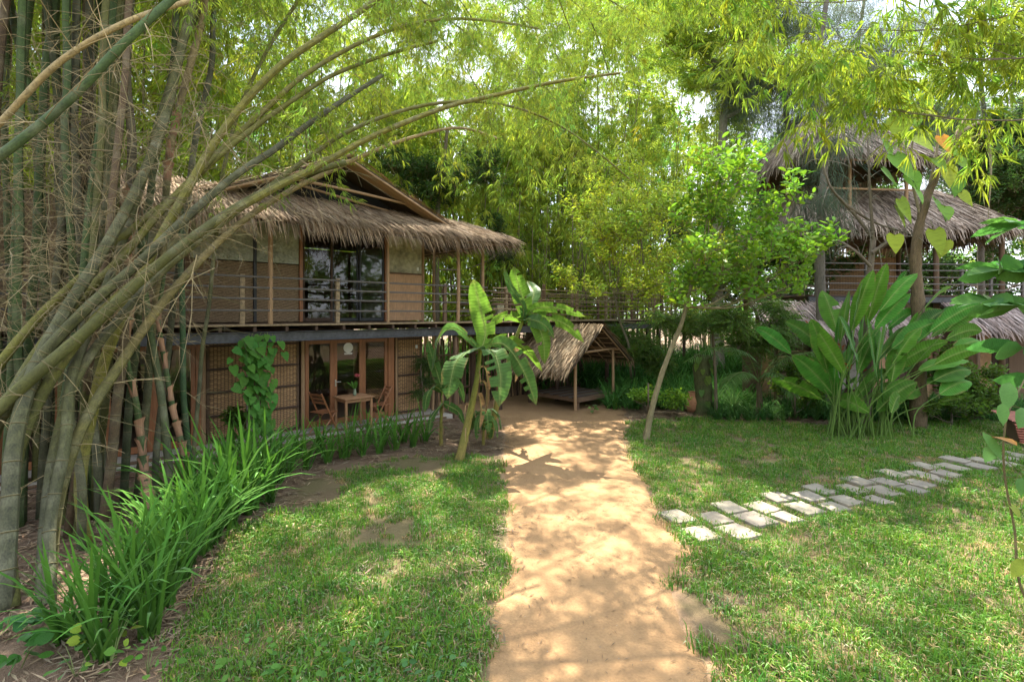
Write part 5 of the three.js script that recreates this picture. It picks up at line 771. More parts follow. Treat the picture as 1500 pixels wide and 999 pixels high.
// palms with arching feather fronds
function palm(label, base, fronds, seed, trunkTop) {
  const t = thing('small_palm', label, 'palm', 'small palms in the bed', base), rnd = RNG(seed), g = new GB(); tube(g, spline([V(0, -0.05, 0), V(0.02, trunkTop * 0.5, 0), V(0, trunkTop, 0)], 8), [0.12, 0.1, 0.09, 0.085, 0.08, 0.075, 0.07, 0.06, 0.05], 8, [0.15, 0.11, 0.06]); part(t, 'trunk', g.geo(), MAT.bark);
  fronds.forEach((pts) => { const f = new GB(), sp = spline(pts.map((p) => p.clone().sub(base)), 26), c = tint(rnd, [0.13, 0.24, 0.06], 0.15, 0.1); tube(f, sp, sp.map((_, k) => 0.014 * (1 - k / 30)), 5, [0.22, 0.26, 0.08], false); for (let k = 4; k < 26; k++) { const T = sp[k].clone().sub(sp[k - 1]).normalize(), S = V().crossVectors(T, UP).normalize(); for (const sg of [-1, 1]) for (let h = 0; h < 2; h++) { const d = S.clone().multiplyScalar(sg).addScaledVector(T, 0.55).add(V(0, -0.25 + rnd.g() * 0.1, 0)).normalize(); leaf4(f, sp[k].clone().lerp(sp[k - 1], h * 0.5), d, 0.34 * Math.sin(Math.PI * (0.12 + 0.82 * k / 27)) + 0.04, 0.026, perp(d, rnd), c, 0.35); } } part(t, 'frond', f.geo(), MAT.leaf); });
}
palm('young palm with fronds arching both ways beside the heliconia', gnd(1112, 612), [PP([1112, 560, 13], [1095, 520, 12.8], [1050, 508, 12.4], [1003, 530, 12.1]), PP([1115, 560, 13], [1150, 525, 12.6], [1200, 515, 12.2], [1248, 530, 12.0]), PP([1112, 560, 13.2], [1110, 510, 13.2], [1090, 478, 13.4], [1060, 468, 13.6]), PP([1114, 560, 13.2], [1120, 500, 13.2], [1135, 472, 13.3], [1165, 460, 13.6]), PP([1112, 560, 13], [1090, 545, 12.6], [1070, 555, 12.2], [1055, 580, 12]), PP([1114, 560, 13], [1130, 545, 12.6], [1150, 555, 12.3], [1165, 582, 12]), PP([1112, 560, 13.2], [1085, 520, 13.4], [1070, 490, 13.6], [1040, 485, 14]), PP([1114, 560, 13.2], [1145, 520, 13.4], [1170, 500, 13.6], [1190, 500, 14])], 481, 0.9);
palm('second palm, behind the slim leaning trunk', gnd(1140, 606), [PP([1140, 560, 14], [1125, 500, 14], [1105, 475, 14], [1080, 490, 14]), PP([1140, 560, 14], [1150, 500, 14], [1175, 480, 14], [1205, 500, 14]), PP([1140, 560, 14], [1140, 500, 14.2], [1135, 465, 14.6], [1120, 450, 15])], 483, 0.8);
// rosettes and strap-leaved clumps
function strapLeaf(g, p, a, L, w, lean, c, rnd) { // one arching strap leaf, 3 spans
  const d = V(Math.cos(a), 0, Math.sin(a)), S = V(-Math.sin(a), 0, Math.cos(a)), n = 6; let q = p.clone(), el = 1.45 - lean * 0.35; const ids = [];
  for (let k = 0; k <= n; k++) { const t = k / n, ww = w * (t < 0.15 ? 0.7 + t * 2 : Math.pow(1 - t, 0.55) * 1.08) / 2, kk = 0.82 + 0.25 * t; ids.push([g.v(q.x + S.x * ww, q.y + S.y * ww + ww * 0.35, q.z + S.z * ww, 0, t * L, mul(c, kk)), g.v(q.x, q.y, q.z, 0.02, t * L, mul(c, kk * 1.05)), g.v(q.x - S.x * ww, q.y + ww * 0.35, q.z - S.z * ww, 0.04, t * L, mul(c, kk))]); el -= lean * (0.18 + 0.42 * t); q = q.clone().addScaledVector(d, Math.cos(el) * L / n).add(V(0, Math.sin(el) * L / n, 0)); }
  for (let k = 0; k < n; k++) { g.q(ids[k][0], ids[k + 1][0], ids[k + 1][1], ids[k][1]); g.q(ids[k][1], ids[k + 1][1], ids[k + 1][2], ids[k][2]); }
}
const strapForms = []; // shared single leaves
{ const rnd = RNG(601); for (let k = 0; k < 14; k++) { const g = new GB(); strapLeaf(g, V(0, 0, 0), 0, rnd.r(0.8, 1.2), rnd.r(0.036, 0.056), 0.1 + 0.045 * k, tint(rnd, [0.085, 0.215, 0.022], 0.22, 0.12), rnd); strapForms.push(g.geo()); } }
function strapClump(label, p, s, seed, n = 22) {
  const rnd = RNG(seed), t = thing('strap_lily', label, 'lily', 'strap-leaved lilies edging the lawn', p);
  for (let k = 0; k < n; k++) { const m = part(t, 'leaf', strapForms[rnd.i(14)], MAT.blade); m.position.set(rnd.g() * 0.07 * s, -0.02, rnd.g() * 0.07 * s); m.rotation.set(rnd.g() * 0.1, rnd() * 6.283, rnd.g() * 0.1); m.scale.setScalar(s * rnd.r(0.7, 1.2)); }
}
{
  const near = [[150, 965, 0.9], [95, 935, 0.9], [215, 935, 0.95], [165, 905, 1.0], [240, 890, 1.0], [205, 860, 1.0], [265, 850, 1.0], [225, 825, 1.05], [290, 815, 1.1], [255, 795, 1.05], [315, 790, 1.1], [285, 765, 1.1], [340, 772, 1.15], [320, 745, 1.15], [365, 752, 1.2], [345, 728, 1.15], [395, 738, 1.2], [372, 712, 1.1], [410, 705, 1.0], [300, 728, 1.1], [268, 742, 1.05], [185, 885, 1], [130, 950, 0.9], [235, 872, 1], [275, 832, 1.05], [303, 803, 1.1], [330, 762, 1.1], [356, 738, 1.1], [385, 724, 1.1], [245, 815, 1.0], [190, 912, 0.95]].sort((a, b) => b[1] - a[1]);
  const ord = (k) => ['first', 'second', 'third', 'fourth', 'fifth', 'sixth', 'seventh', 'eighth', 'ninth', 'tenth'][k % 10], stretch = ['nearest third', 'middle third', 'far third'];
  near.forEach(([u, v, s], k) => strapClump(k === 30 ? 'last tall strap-leaved lily at the far end of the bamboo border' : `${ord(k)} strap-leaved lily in the ${stretch[Math.floor(k / 10)]} of the border below the bamboo`, gnd(u, v), s * 0.95, 700 + k, 26));
  const far = [[425, 690], [450, 686], [480, 678], [505, 672], [530, 668], [555, 664], [580, 660], [605, 655], [437, 672], [468, 664], [515, 658], [560, 652], [395, 690], [365, 688], [335, 695], [622, 648], [590, 648], [540, 650]];
  far.sort((a, b) => a[0] - b[0]).forEach(([u, v], k) => strapClump(`${ord(k)} low strap-leaved plant ${k < 10 ? 'from the pillar' : 'of the banana end'} in the porch border`, gnd(u, v), k < 3 ? 1.0 : 0.8, 760 + k, 24));
  // a rosette
  const rb = gnd(1075, 612), t = thing('spiky_rosette', 'spiky green rosette plant at the far lawn edge', 'plant', undefined, rb), rnd = RNG(815);
  for (let k = 0; k < 30; k++) { const g = new GB(); strapLeaf(g, V(0, 0, 0), 0, rnd.r(0.5, 0.72), 0.045, rnd.r(0.05, 0.75), tint(rnd, [0.15, 0.29, 0.07], 0.15, 0.1), rnd); const m = part(t, 'leaf', g.geo(), MAT.blade); m.position.y = 0.22; m.rotation.y = k * 2.4; m.rotation.z = -rnd.r(0, 0.5); }
  { const g = new GB(); tube(g, [V(0, -0.03, 0), V(0, 0.26, 0)], [0.05, 0.045], 8, [0.18, 0.13, 0.07]); part(t, 'stem', g.geo(), MAT.bark); }
  // undergrowth masses behind the lawn
  const mass = (name, label, box, n, s, k2, seed2) => { const r = RNG(seed2), gs = [0, 1, 2].map((q) => { const g = new GB(), rr = RNG(830 + q); for (let j = 0; j < 18; j++) strapLeaf(g, V(rr.g() * 0.06, 0, rr.g() * 0.06), rr() * 6.28, rr.r(0.45, 0.9), rr.r(0.022, 0.036), rr.r(0.3, 1.0), tint(rr, [0.07, 0.20, 0.03], 0.25, 0.15), rr); return g.geo(); }), ls = [[], [], []]; for (let k = 0; k < n; k++) { const u = r.r(box[0], box[1]), d = r.r(box[2], box[3]), x = bx(u, d); ls[k % 3].push([M4(V(x, -0.02, -d), QE(0, r() * 6.28, 0), s * r.r(0.7, 1.25)), mul(vary(r, 0.2, 0.12), k2)]); } const t2 = thing(name, label, 'undergrowth'); t2.userData.kind = 'stuff'; ls.forEach((l, q) => instanced(t2, 'strap_leaves', gs[q], MAT.blade, l)); };
  mass('undergrowth', 'mass of bright strap leaves behind and beside the shelter', [885, 1110, 14.4, 18], 420, 1.05, 1.05, 841);
  mass('undergrowth', 'dark strap-leaved undergrowth below the heliconia and tower', [1040, 1400, 12.9, 14.6], 300, 0.85, 0.75, 843);
  mass('undergrowth', 'green undergrowth behind the dark pole fence', [560, 800, 17.5, 27], 420, 2.0, 1.0, 849);
  mass('undergrowth', 'distant green undergrowth beneath the walkway and trees', [780, 1200, 18.5, 28], 700, 1.9, 0.9, 845);
  mass('undergrowth', 'dark undergrowth at the right end of the lawn edge', [1350, 1560, 12.8, 14.5], 160, 0.85, 0.7, 847);
}
// shrubs in the right-hand bed
for (const [label, u, v, cr, sd, kk] of [['dense dark shrub between the heliconia and the rusty sheets', 1395, 626, [[1390, 580, 12.4, 0.6, 0.45, 60], [1430, 560, 12.6, 0.6, 0.5, 60], [1370, 540, 12.8, 0.6, 0.5, 50], [1350, 600, 12.2, 0.4, 0.3, 34], [1440, 605, 12.2, 0.5, 0.3, 40]], 101, 0.5], ['dark leafy shrub hiding the tower foot left of the heliconia', 1165, 610, [[1160, 560, 13.6, 0.5, 0.5, 40], [1190, 585, 13.4, 0.4, 0.4, 30]], 103, 0.55], ['low pale-leaved bush at the corner of the lawn by the path', 950, 606, [[945, 594, 13.6, 0.35, 0.15, 24], [990, 598, 13.4, 0.4, 0.14, 24]], 107, 1.0]])
  tree({ name: 'garden_shrub', label, category: 'shrub', seed: sd, base: gnd(u, v), trunk: PP([u, v - 20, 12.6], [u, v - 45, 12.6]), r0: 0.03, r1: 0.02, kind: 'gloss', mat: MAT.gloss, crown: cr.map(([a, b, d, rx, ry, n]) => ({ c: at(a, b, d), r: [rx, ry, rx], n, s: 0.62, k: kk })) });

// heart-leaved climber on the tree in front of the tower
function heart(g, p, d, n, L, c) { const S = V().crossVectors(d, n).normalize(), out = [[0, 0], [-0.14, 0.3], [0.02, 0.5], [0.3, 0.52], [0.6, 0.36], [0.85, 0.15], [1, 0]], mid = [], l = [], r = []; for (const [t, w] of out) { const q = p.clone().addScaledVector(d, L * t); q.y -= 0.22 * L * t * t; mid.push(g.v(...p.clone().addScaledVector(d, L * Math.max(0, t)).add(V(0, -0.22 * L * t * t, 0)).addScaledVector(n, -0.05 * L).toArray(), 0, t * L, c)); l.push(g.v(q.x + S.x * w * L * 0.85, q.y + S.y * w * L * 0.85, q.z + S.z * w * L * 0.85, w * L, t * L, c)); r.push(g.v(q.x - S.x * w * L * 0.85, q.y - S.y * w * L * 0.85, q.z - S.z * w * L * 0.85, -w * L, t * L, c)); } for (let k = 0; k < 6; k++) { g.q(mid[k], l[k], l[k + 1], mid[k + 1]); g.q(mid[k], mid[k + 1], r[k + 1], r[k]); } }
function heartLeaf(t, p, d, n, L, c, mat = MAT.gloss) { const g = new GB(); heart(g, p, d.normalize(), n, L, c); const st = p.clone().addScaledVector(d, -0.35 * L).add(V(0, 0.12 * L, -0.1 * L)); tube(g, [st, p], [0.005, 0.004], 4, [0.2, 0.26, 0.06], false); return part(t, 'leaf', g.geo(), mat); }
{
  const d = 12.2, b = gnd(1346, 627), rnd = RNG(861), g = new GB(), t = thing('climber_tree', 'brown trunk with big heart-shaped climber leaves in front of the tower', 'tree', undefined, b);
  const tr = spline([V(0, -0.06, 0), ...PP([1346, 520, d], [1345, 430, d], [1342, 380, d], [1348, 330, d], [1362, 280, d], [1385, 235, d], [1405, 195, d], [1418, 170, d]).map((p) => p.sub(b))], 40); tube(g, tr, tr.map((_, k) => 0.185 * (1 - 0.72 * k / 40) * (1 + 0.28 * noise(k * 0.6, 5))), 12, (q) => mul([0.22, 0.15, 0.08], 0.85 + 0.6 * noise(q * 14, 3))); part(t, 'trunk', g.geo(), MAT.bark);
  const lg = new GB(); for (const l of [[[1350, 320], [1335, 250], [1340, 190], [1345, 140]], [[1405, 195], [1440, 180], [1452, 230], [1448, 330]], [[1385, 235], [1420, 205], [1460, 185]], [[1362, 275], [1375, 200], [1362, 120], [1372, 60]]]) { const q = spline(PP(...l.map(([u, v]) => [u, v, d])).map((p) => p.sub(b)), 12); tube(lg, q, q.map((_, k) => 0.04 * (1 - k / 15)), 6, [0.3, 0.24, 0.15], false); } part(t, 'limb', lg.geo(), MAT.bark);
  const ls = [[1325, 150, 30], [1318, 180, 34], [1345, 170, 24], [1368, 175, 26], [1340, 208, 30], [1312, 235, 38], [1295, 255, 26], [1370, 240, 24], [1390, 250, 30], [1405, 270, 24], [1335, 262, 24], [1345, 285, 22], [1320, 300, 30], [1316, 312, 26], [1372, 300, 30], [1385, 310, 24], [1312, 352, 24], [1370, 345, 30], [1385, 360, 24], [1405, 240, 22], [1330, 130, 34], [1360, 150, 24], [1395, 225, 20], [1300, 215, 24], [1410, 290, 20]];
  ls.forEach(([u, v, s], k) => heartLeaf(t, at(u, v - 8, d - 0.3 + rnd.g() * 0.2).sub(b), V(rnd.g() * 0.6, -0.75, 0.35 + rnd.g() * 0.3), V(rnd.g() * 0.5, 0.5, 0.9).normalize(), s * d / 750 * 1.05, tint(rnd, rnd() < 0.5 ? [0.34, 0.42, 0.03] : [0.17, 0.33, 0.03], 0.15, 0.1)));
  heartLeaf(t, at(1380, 200, d - 0.5).sub(b), V(0.2, -0.7, 0.3), V(0.1, 0.3, 1).normalize(), 0.45, [0.62, 0.28, 0.03]).userData.label = 'single withered orange leaf';
  // bare dead tree beside it
  const b2 = gnd(1272, 624), t2 = thing('bare_tree', 'leafless twiggy tree in front of the tower deck', 'tree', undefined, b2), g2 = new GB(), tr2 = spline([V(0, -0.06, 0), ...PP([1268, 520, 12.6], [1270, 430, 12.6], [1276, 390, 12.6], [1280, 350, 12.6]).map((p) => p.sub(b2))], 16); tube(g2, tr2, tr2.map((_, k) => 0.115 * (1 - 0.45 * k / 16)), 9, [0.22, 0.17, 0.125]); part(t2, 'trunk', g2.geo(), MAT.bark);
  for (const l of [[[1280, 352], [1262, 325], [1240, 300], [1215, 270], [1200, 200], [1193, 120]], [[1280, 352], [1275, 280], [1272, 210], [1266, 150]], [[1276, 390], [1250, 365], [1210, 345], [1150, 345]], [[1278, 370], [1310, 350], [1350, 345]], [[1240, 300], [1280, 325], [1340, 345]]]) { const lg2 = new GB(), q = spline(PP(...l.map(([u, v]) => [u, v, 12.5 + rnd.g() * 0.2])).map((p) => p.sub(b2)), 14); tube(lg2, q, q.map((_, k) => 0.045 * (1 - k / 17)), 6, [0.21, 0.165, 0.125], false); for (let k = 0; k < 16; k++) { const s = q[2 + rnd.i(12)], f = V(rnd.g(), rnd.g(), rnd.g()).normalize(), L = rnd.r(0.3, 1.1), m = s.clone().addScaledVector(f, L * 0.5).add(V(0, 0.1, 0)), e = s.clone().addScaledVector(f, L); tube(lg2, spline([s, m, e], 4), [0.009, 0.008, 0.006, 0.004, 0.002], 4, [0.30, 0.26, 0.21], false); } part(t2, 'limb', lg2.geo(), MAT.bark); }
}
// vine on the porch pillar
{
  const rnd = RNG(881), b = hw(-1.3, 0, 0.95), t = thing('pillar_vine', 'leafy green climber hanging down the pale pillar below the balcony', 'vine', undefined, b);
  const sg = new GB(); for (let k = 0; k < 5; k++) { const q = spline([0, 1, 2, 3, 4].map((j) => V(rnd.g() * 0.1, 0.05 + j * 0.53, 0.02 + rnd.g() * 0.06)), 10); tube(sg, q, 0.008, 4, [0.14, 0.12, 0.06], false); } part(t, 'stems', sg.geo(), MAT.twig);
  const q = V(1, 0, 0).applyAxisAngle(UP, TURN), z = V(0, 0, 1).applyAxisAngle(UP, TURN);
  for (let k = 0; k < 150; k++) { const y = 0.35 + Math.pow(rnd(), 0.75) * 1.95, w = y > 1.35 ? 0.34 : y > 0.9 ? 0.22 : 0.2, p = q.clone().multiplyScalar(rnd.g() * w + (y > 1.3 ? 0.02 : 0.06)).addScaledVector(z, rnd.r(-0.05, 0.26)).add(V(0, y, 0)); heartLeaf(t, p, q.clone().multiplyScalar(rnd.g() * 0.6).addScaledVector(z, rnd.r(0.1, 0.6)).add(V(0, -0.6, 0)), z.clone().add(V(rnd.g() * 0.4, 0.5, rnd.g() * 0.4)).normalize(), rnd.r(0.1, 0.2), tint(rnd, [0.10, 0.28, 0.035], 0.22, 0.15)); }
}
// potted-looking shrub by the porch end and by the woven panel
tree({ name: 'porch_shrub', label: 'thin dark shrub against the woven wall at the far porch end', category: 'shrub', seed: 111, base: hw(2.75, 0.02, 0.6), trunk: [hw(2.75, 0.7, 0.6), hw(2.7, 1.4, 0.55)], r0: 0.02, r1: 0.012, kind: 'pin', crown: [[2.7, 1.5, 0.5, 0.35, 0.35, 34], [2.8, 1.0, 0.55, 0.3, 0.3, 24]].map(([x, y, z, a, b, n]) => ({ c: hw(x, y, z), r: [a, b, a], n, s: 0.7, k: 0.6 })) });
tree({ name: 'porch_shrub', label: 'small dark shrub at the foot of the woven panel beside the pillar', category: 'shrub', seed: 113, base: hw(-1.6, 0.02, 0.5), trunk: [hw(-1.6, 0.3, 0.5), hw(-1.6, 0.6, 0.5)], r0: 0.015, r1: 0.01, kind: 'gloss', crown: [[-1.6, 0.55, 0.5, 0.25, 0.22, 26]].map(([x, y, z, a, b, n]) => ({ c: hw(x, y, z), r: [a, b, a], n, s: 0.45, k: 0.4 })) });

// ---------------------------------------------------------------- porch furniture
{
  const t = thing('wooden_table', 'small square wooden table on the porch before the glass doors', 'table', undefined, hw(0.88, 0.13, 0.62), TURN), m = MAT.tableWood;
  for (let k = 0; k < 5; k++) box(t, 'top_slat', m, [0, 0.7, -0.26 + k * 0.13], [0.72, 0.026, 0.124]);
  for (const x of [-0.3, 0.3]) for (const z of [-0.26, 0.26]) box(t, 'leg', m, [x, 0.34, z], [0.05, 0.68, 0.05]);
  for (const z of [-0.26, 0.26]) box(t, 'apron', m, [0, 0.645, z], [0.55, 0.07, 0.025]); for (const x of [-0.3, 0.3]) box(t, 'apron', m, [x, 0.645, 0], [0.025, 0.07, 0.47]);
  const chair = (label, p, turn) => { const c = thing('folding_chair', label, 'chair', 'porch chairs', p, turn), w = MAT.redWood; // x forward
    for (const z of [-0.21, 0.21]) { pole(c, 'back_leg', w, V(0.2, 0, z), V(-0.22, 0.88, z), 0.02, { sides: 6, bow: 0 }); pole(c, 'front_leg', w, V(-0.22, 0, z * 0.85), V(0.2, 0.45, z * 0.85), 0.018, { sides: 6, bow: 0 }); }
    for (let k = 0; k < 6; k++) box(c, 'seat_slat', w, [-0.17 + k * 0.072, 0.45, 0], [0.06, 0.018, 0.42]);
    for (let k = 0; k < 3; k++) box(c, 'back_slat', w, [-0.14 - k * 0.035, 0.66 + k * 0.085, 0], [0.016, 0.06, 0.42], { r: [0, 0, 0.44] });
    box(c, 'stretcher', w, [-0.05, 0.2, 0], [0.025, 0.025, 0.36]); };
  chair('reddish folding chair on the near side of the porch table', hw(0.2, 0.13, 0.6), TURN + 0.25); chair('reddish folding chair on the far side of the porch table', hw(1.55, 0.13, 0.6), TURN + Math.PI - 0.2);
  const v = thing('flower_vase', 'small glass vase with pink flower on the porch table', 'vase', undefined, hw(0.92, 0.843, 0.6)), prof = [[0, 0], [0.035, 0], [0.04, 0.05], [0.028, 0.11], [0.024, 0.15], [0.03, 0.165]].map(([x, y]) => new THREE.Vector2(x, y)); part(v, 'vessel', new THREE.LatheGeometry(prof, 16), std([0.2, 0.24, 0.16], { x: { roughness: 0.2 } }));
  const rnd = RNG(902), g = new GB(), fl = new GB(); for (let k = 0; k < 7; k++) { const d = V(rnd.g() * 0.5, 1, rnd.g() * 0.5).normalize(); leaf8(g, V(0, 0.13, 0), d, rnd.r(0.2, 0.34), 0.07, perp(d, rnd), [0.1, 0.24, 0.03], 0.2); } tube(g, [V(0, 0.1, 0), V(0.02, 0.3, 0), V(0.05, 0.42, 0)], 0.004, 4, [0.1, 0.2, 0.03]); part(v, 'stems', g.geo(), MAT.leaf); for (let k = 0; k < 14; k++) { const d = V(rnd.g(), 0.6 + rnd.g() * 0.5, rnd.g()).normalize(); leaf8(fl, V(0.05, 0.42, 0), d, 0.1, 0.05, perp(d, rnd), [0.62, 0.13, 0.14], 0.1); } part(v, 'flower', fl.geo(), MAT.leaf);
}
// clay jar, stump and rusty sheets at the lawn edge
{
  const j = thing('clay_jar', 'round terracotta jar half hidden behind the mossy stump', 'jar', undefined, gnd(1017, 604)); part(j, 'vessel', new THREE.LatheGeometry([[0, 0], [0.16, 0], [0.25, 0.14], [0.27, 0.3], [0.2, 0.45], [0.13, 0.52], [0.16, 0.56], [0.12, 0.55]].map(([x, y]) => new THREE.Vector2(x, y)), 22), MAT.clay);
  const b = gnd(1030, 606), rnd = RNG(911), t = thing('mossy_stump', 'stout mossy stump wound with heart-leaved creeper', 'stump', undefined, b), g = new GB(), pts = spline([V(0, -0.05, 0), V(0.02, 0.6, 0), V(-0.03, 1.2, 0), V(0, 1.6, 0)], 14); tube(g, pts, pts.map((_, k) => (k === 0 ? 0.3 : 0.23) * (1 + 0.18 * noise(k * 0.7, 7))), 12, (q) => mixc([0.13, 0.115, 0.05], [0.10, 0.14, 0.04], 0.5 + noise(q * 8, 2))); part(t, 'trunk', g.geo(), MAT.bark);
  for (let k = 0; k < 16; k++) { const a = rnd.r(0, 3.14), y = rnd.r(0.25, 1.6); heartLeaf(t, V(Math.cos(a) * 0.26, y, Math.sin(a) * 0.26), V(Math.cos(a) * 0.3, -0.8, Math.sin(a) * 0.3), V(Math.cos(a), 0.4, Math.sin(a)).normalize(), rnd.r(0.12, 0.2), tint(rnd, [0.17, 0.27, 0.05], 0.2, 0.15)); }
  const r = thing('corrugated_sheets', 'rusty red corrugated sheets lying at the right edge of the lawn', 'metal sheets', undefined, gnd(1528, 652), -0.35);
  for (let s = 0; s < 2; s++) { const q = new GB(), n = 40; for (let i = 0; i <= n; i++) for (const x of [0, 1, 2]) { const v = i / n, z = s ? 0.1 - v * 0.9 : 0.32 - v * 0.22, y = s ? 0.46 + v * 0.08 + 0.012 * Math.sin(i * 1.6) : 0.06 + v * 0.37; q.v(-0.5 + x * 1.3, y + (s ? 0 : 0.0), z + (s ? 0 : 0.03 * Math.sin(i * 1.25)), x * 1.3, v, W1); } for (let i = 0; i < n; i++) for (let x = 0; x < 2; x++) q.q(i * 3 + x, i * 3 + x + 1, i * 3 + x + 4, i * 3 + x + 3); part(r, 'sheet', q.geo(), MAT.rust); }
  for (const x of [-0.3, 1.2]) box(r, 'support', MAT.midWood, [x, 0.2, -0.3], [0.1, 0.46, 0.5]);
}
// ---------------------------------------------------------------- stepping stones, read row by row
{
  const S = [[232, 497], [370, 502], [320, 560], [420, 463], [518, 508], [455, 553], [545, 462], [598, 424], [695, 468], [632, 500], [712, 422], [755, 395], [865, 396], [850, 437], [805, 460], [895, 366], [1000, 370], [985, 402], [968, 437], [1015, 338], [1115, 342], [1117, 375], [1095, 397], [1135, 310], [1218, 340], [1240, 315], [1340, 312], [1350, 290], [1250, 287], [1195, 364], [1440, 303], [1475, 270], [1450, 285], [1555, 280], [1560, 258], [1660, 268], [1670, 245]];
  const rnd = RNG(921), word = ['first', 'second', 'third', 'fourth', 'fifth', 'sixth', 'seventh', 'eighth', 'ninth', 'tenth', 'eleventh', 'twelfth', 'thirteenth', 'fourteenth', 'fifteenth', 'sixteenth', 'seventeenth', 'eighteenth', 'nineteenth', 'twentieth', 'twenty-first', 'twenty-second'];
  const P = S.map(([x, y]) => gnd(900 + x / 2.5, 560 + y / 2.5)), dir = V(0.935, 0, -0.355), across = V(0.355, 0, 0.935), rowOf = P.map((p) => p.clone().sub(V(2.16, 0, -6.75)).dot(across)), rank = {};
  const bands = rowOf.map((r) => r > 0.32 ? 'near' : r > -0.12 ? 'middle' : 'far');
  const order = P.map((_, k) => k).sort((a, b) => P[a].dot(dir) - P[b].dot(dir)), lab = {};
  for (const k of order) { const b = bands[k]; rank[b] = (rank[b] ?? -1) + 1; lab[k] = rank[b]; }
  P.forEach((p, k) => {
    const small = [9, 14, 18, 22, 29].includes(k), w = rnd.r(0.32, 0.365) * (small ? 0.75 : 1), l = rnd.r(0.36, 0.42) * (small ? 0.75 : 1), h = 0.058, g = new GB(), q = [[-1, -1], [1, -1], [1, 1], [-1, 1]].map(([a, b]) => [a * w / 2 + rnd.g() * 0.018, b * l / 2 + rnd.g() * 0.018]), ring = [];
    for (let e = 0; e < 4; e++) for (let s = 0; s < 5; s++) { const t = s / 5, a = q[e], b = q[(e + 1) % 4]; ring.push([a[0] + (b[0] - a[0]) * t + rnd.g() * 0.005, a[1] + (b[1] - a[1]) * t + rnd.g() * 0.005]); }
    const kk = rnd.r(0.85, 1.1), c = [kk, kk * rnd.r(0.96, 1), kk * rnd.r(0.9, 0.98)], top = [], rim = [], low = []; ring.forEach(([x, z]) => { top.push(g.v(x * 0.94, h, z * 0.94, x + p.x, z + p.z, c)); rim.push(g.v(x, h - 0.012, z, x + p.x, z + p.z + 0.02, c)); low.push(g.v(x, -0.03, z, x + p.x, z + p.z + 0.1, c)); });
    const m = g.v(0, h - 0.002, 0, p.x, p.z, c), n = ring.length; for (let s = 0; s < n; s++) { const e = (s + 1) % n; g.t(m, top[e], top[s]); g.q(top[s], top[e], rim[e], rim[s]); g.q(rim[s], rim[e], low[e], low[s]); }
    const o = part(scene, numbered('stepping_stone'), g.geo(), MAT.stone, { p: [p.x, -0.03 + rnd.r(0, 0.012), p.z] }); o.rotation.y = Math.atan2(0.355, 0.935) + rnd.g() * 0.06; tag(o, `pale ${small ? 'broken' : 'square'} stone slab, ${word[lab[k]]} from the sand path in the ${bands[k]} row`, 'stepping stone', 'stone slabs crossing the lawn');
  });
  var STONES = P;
}
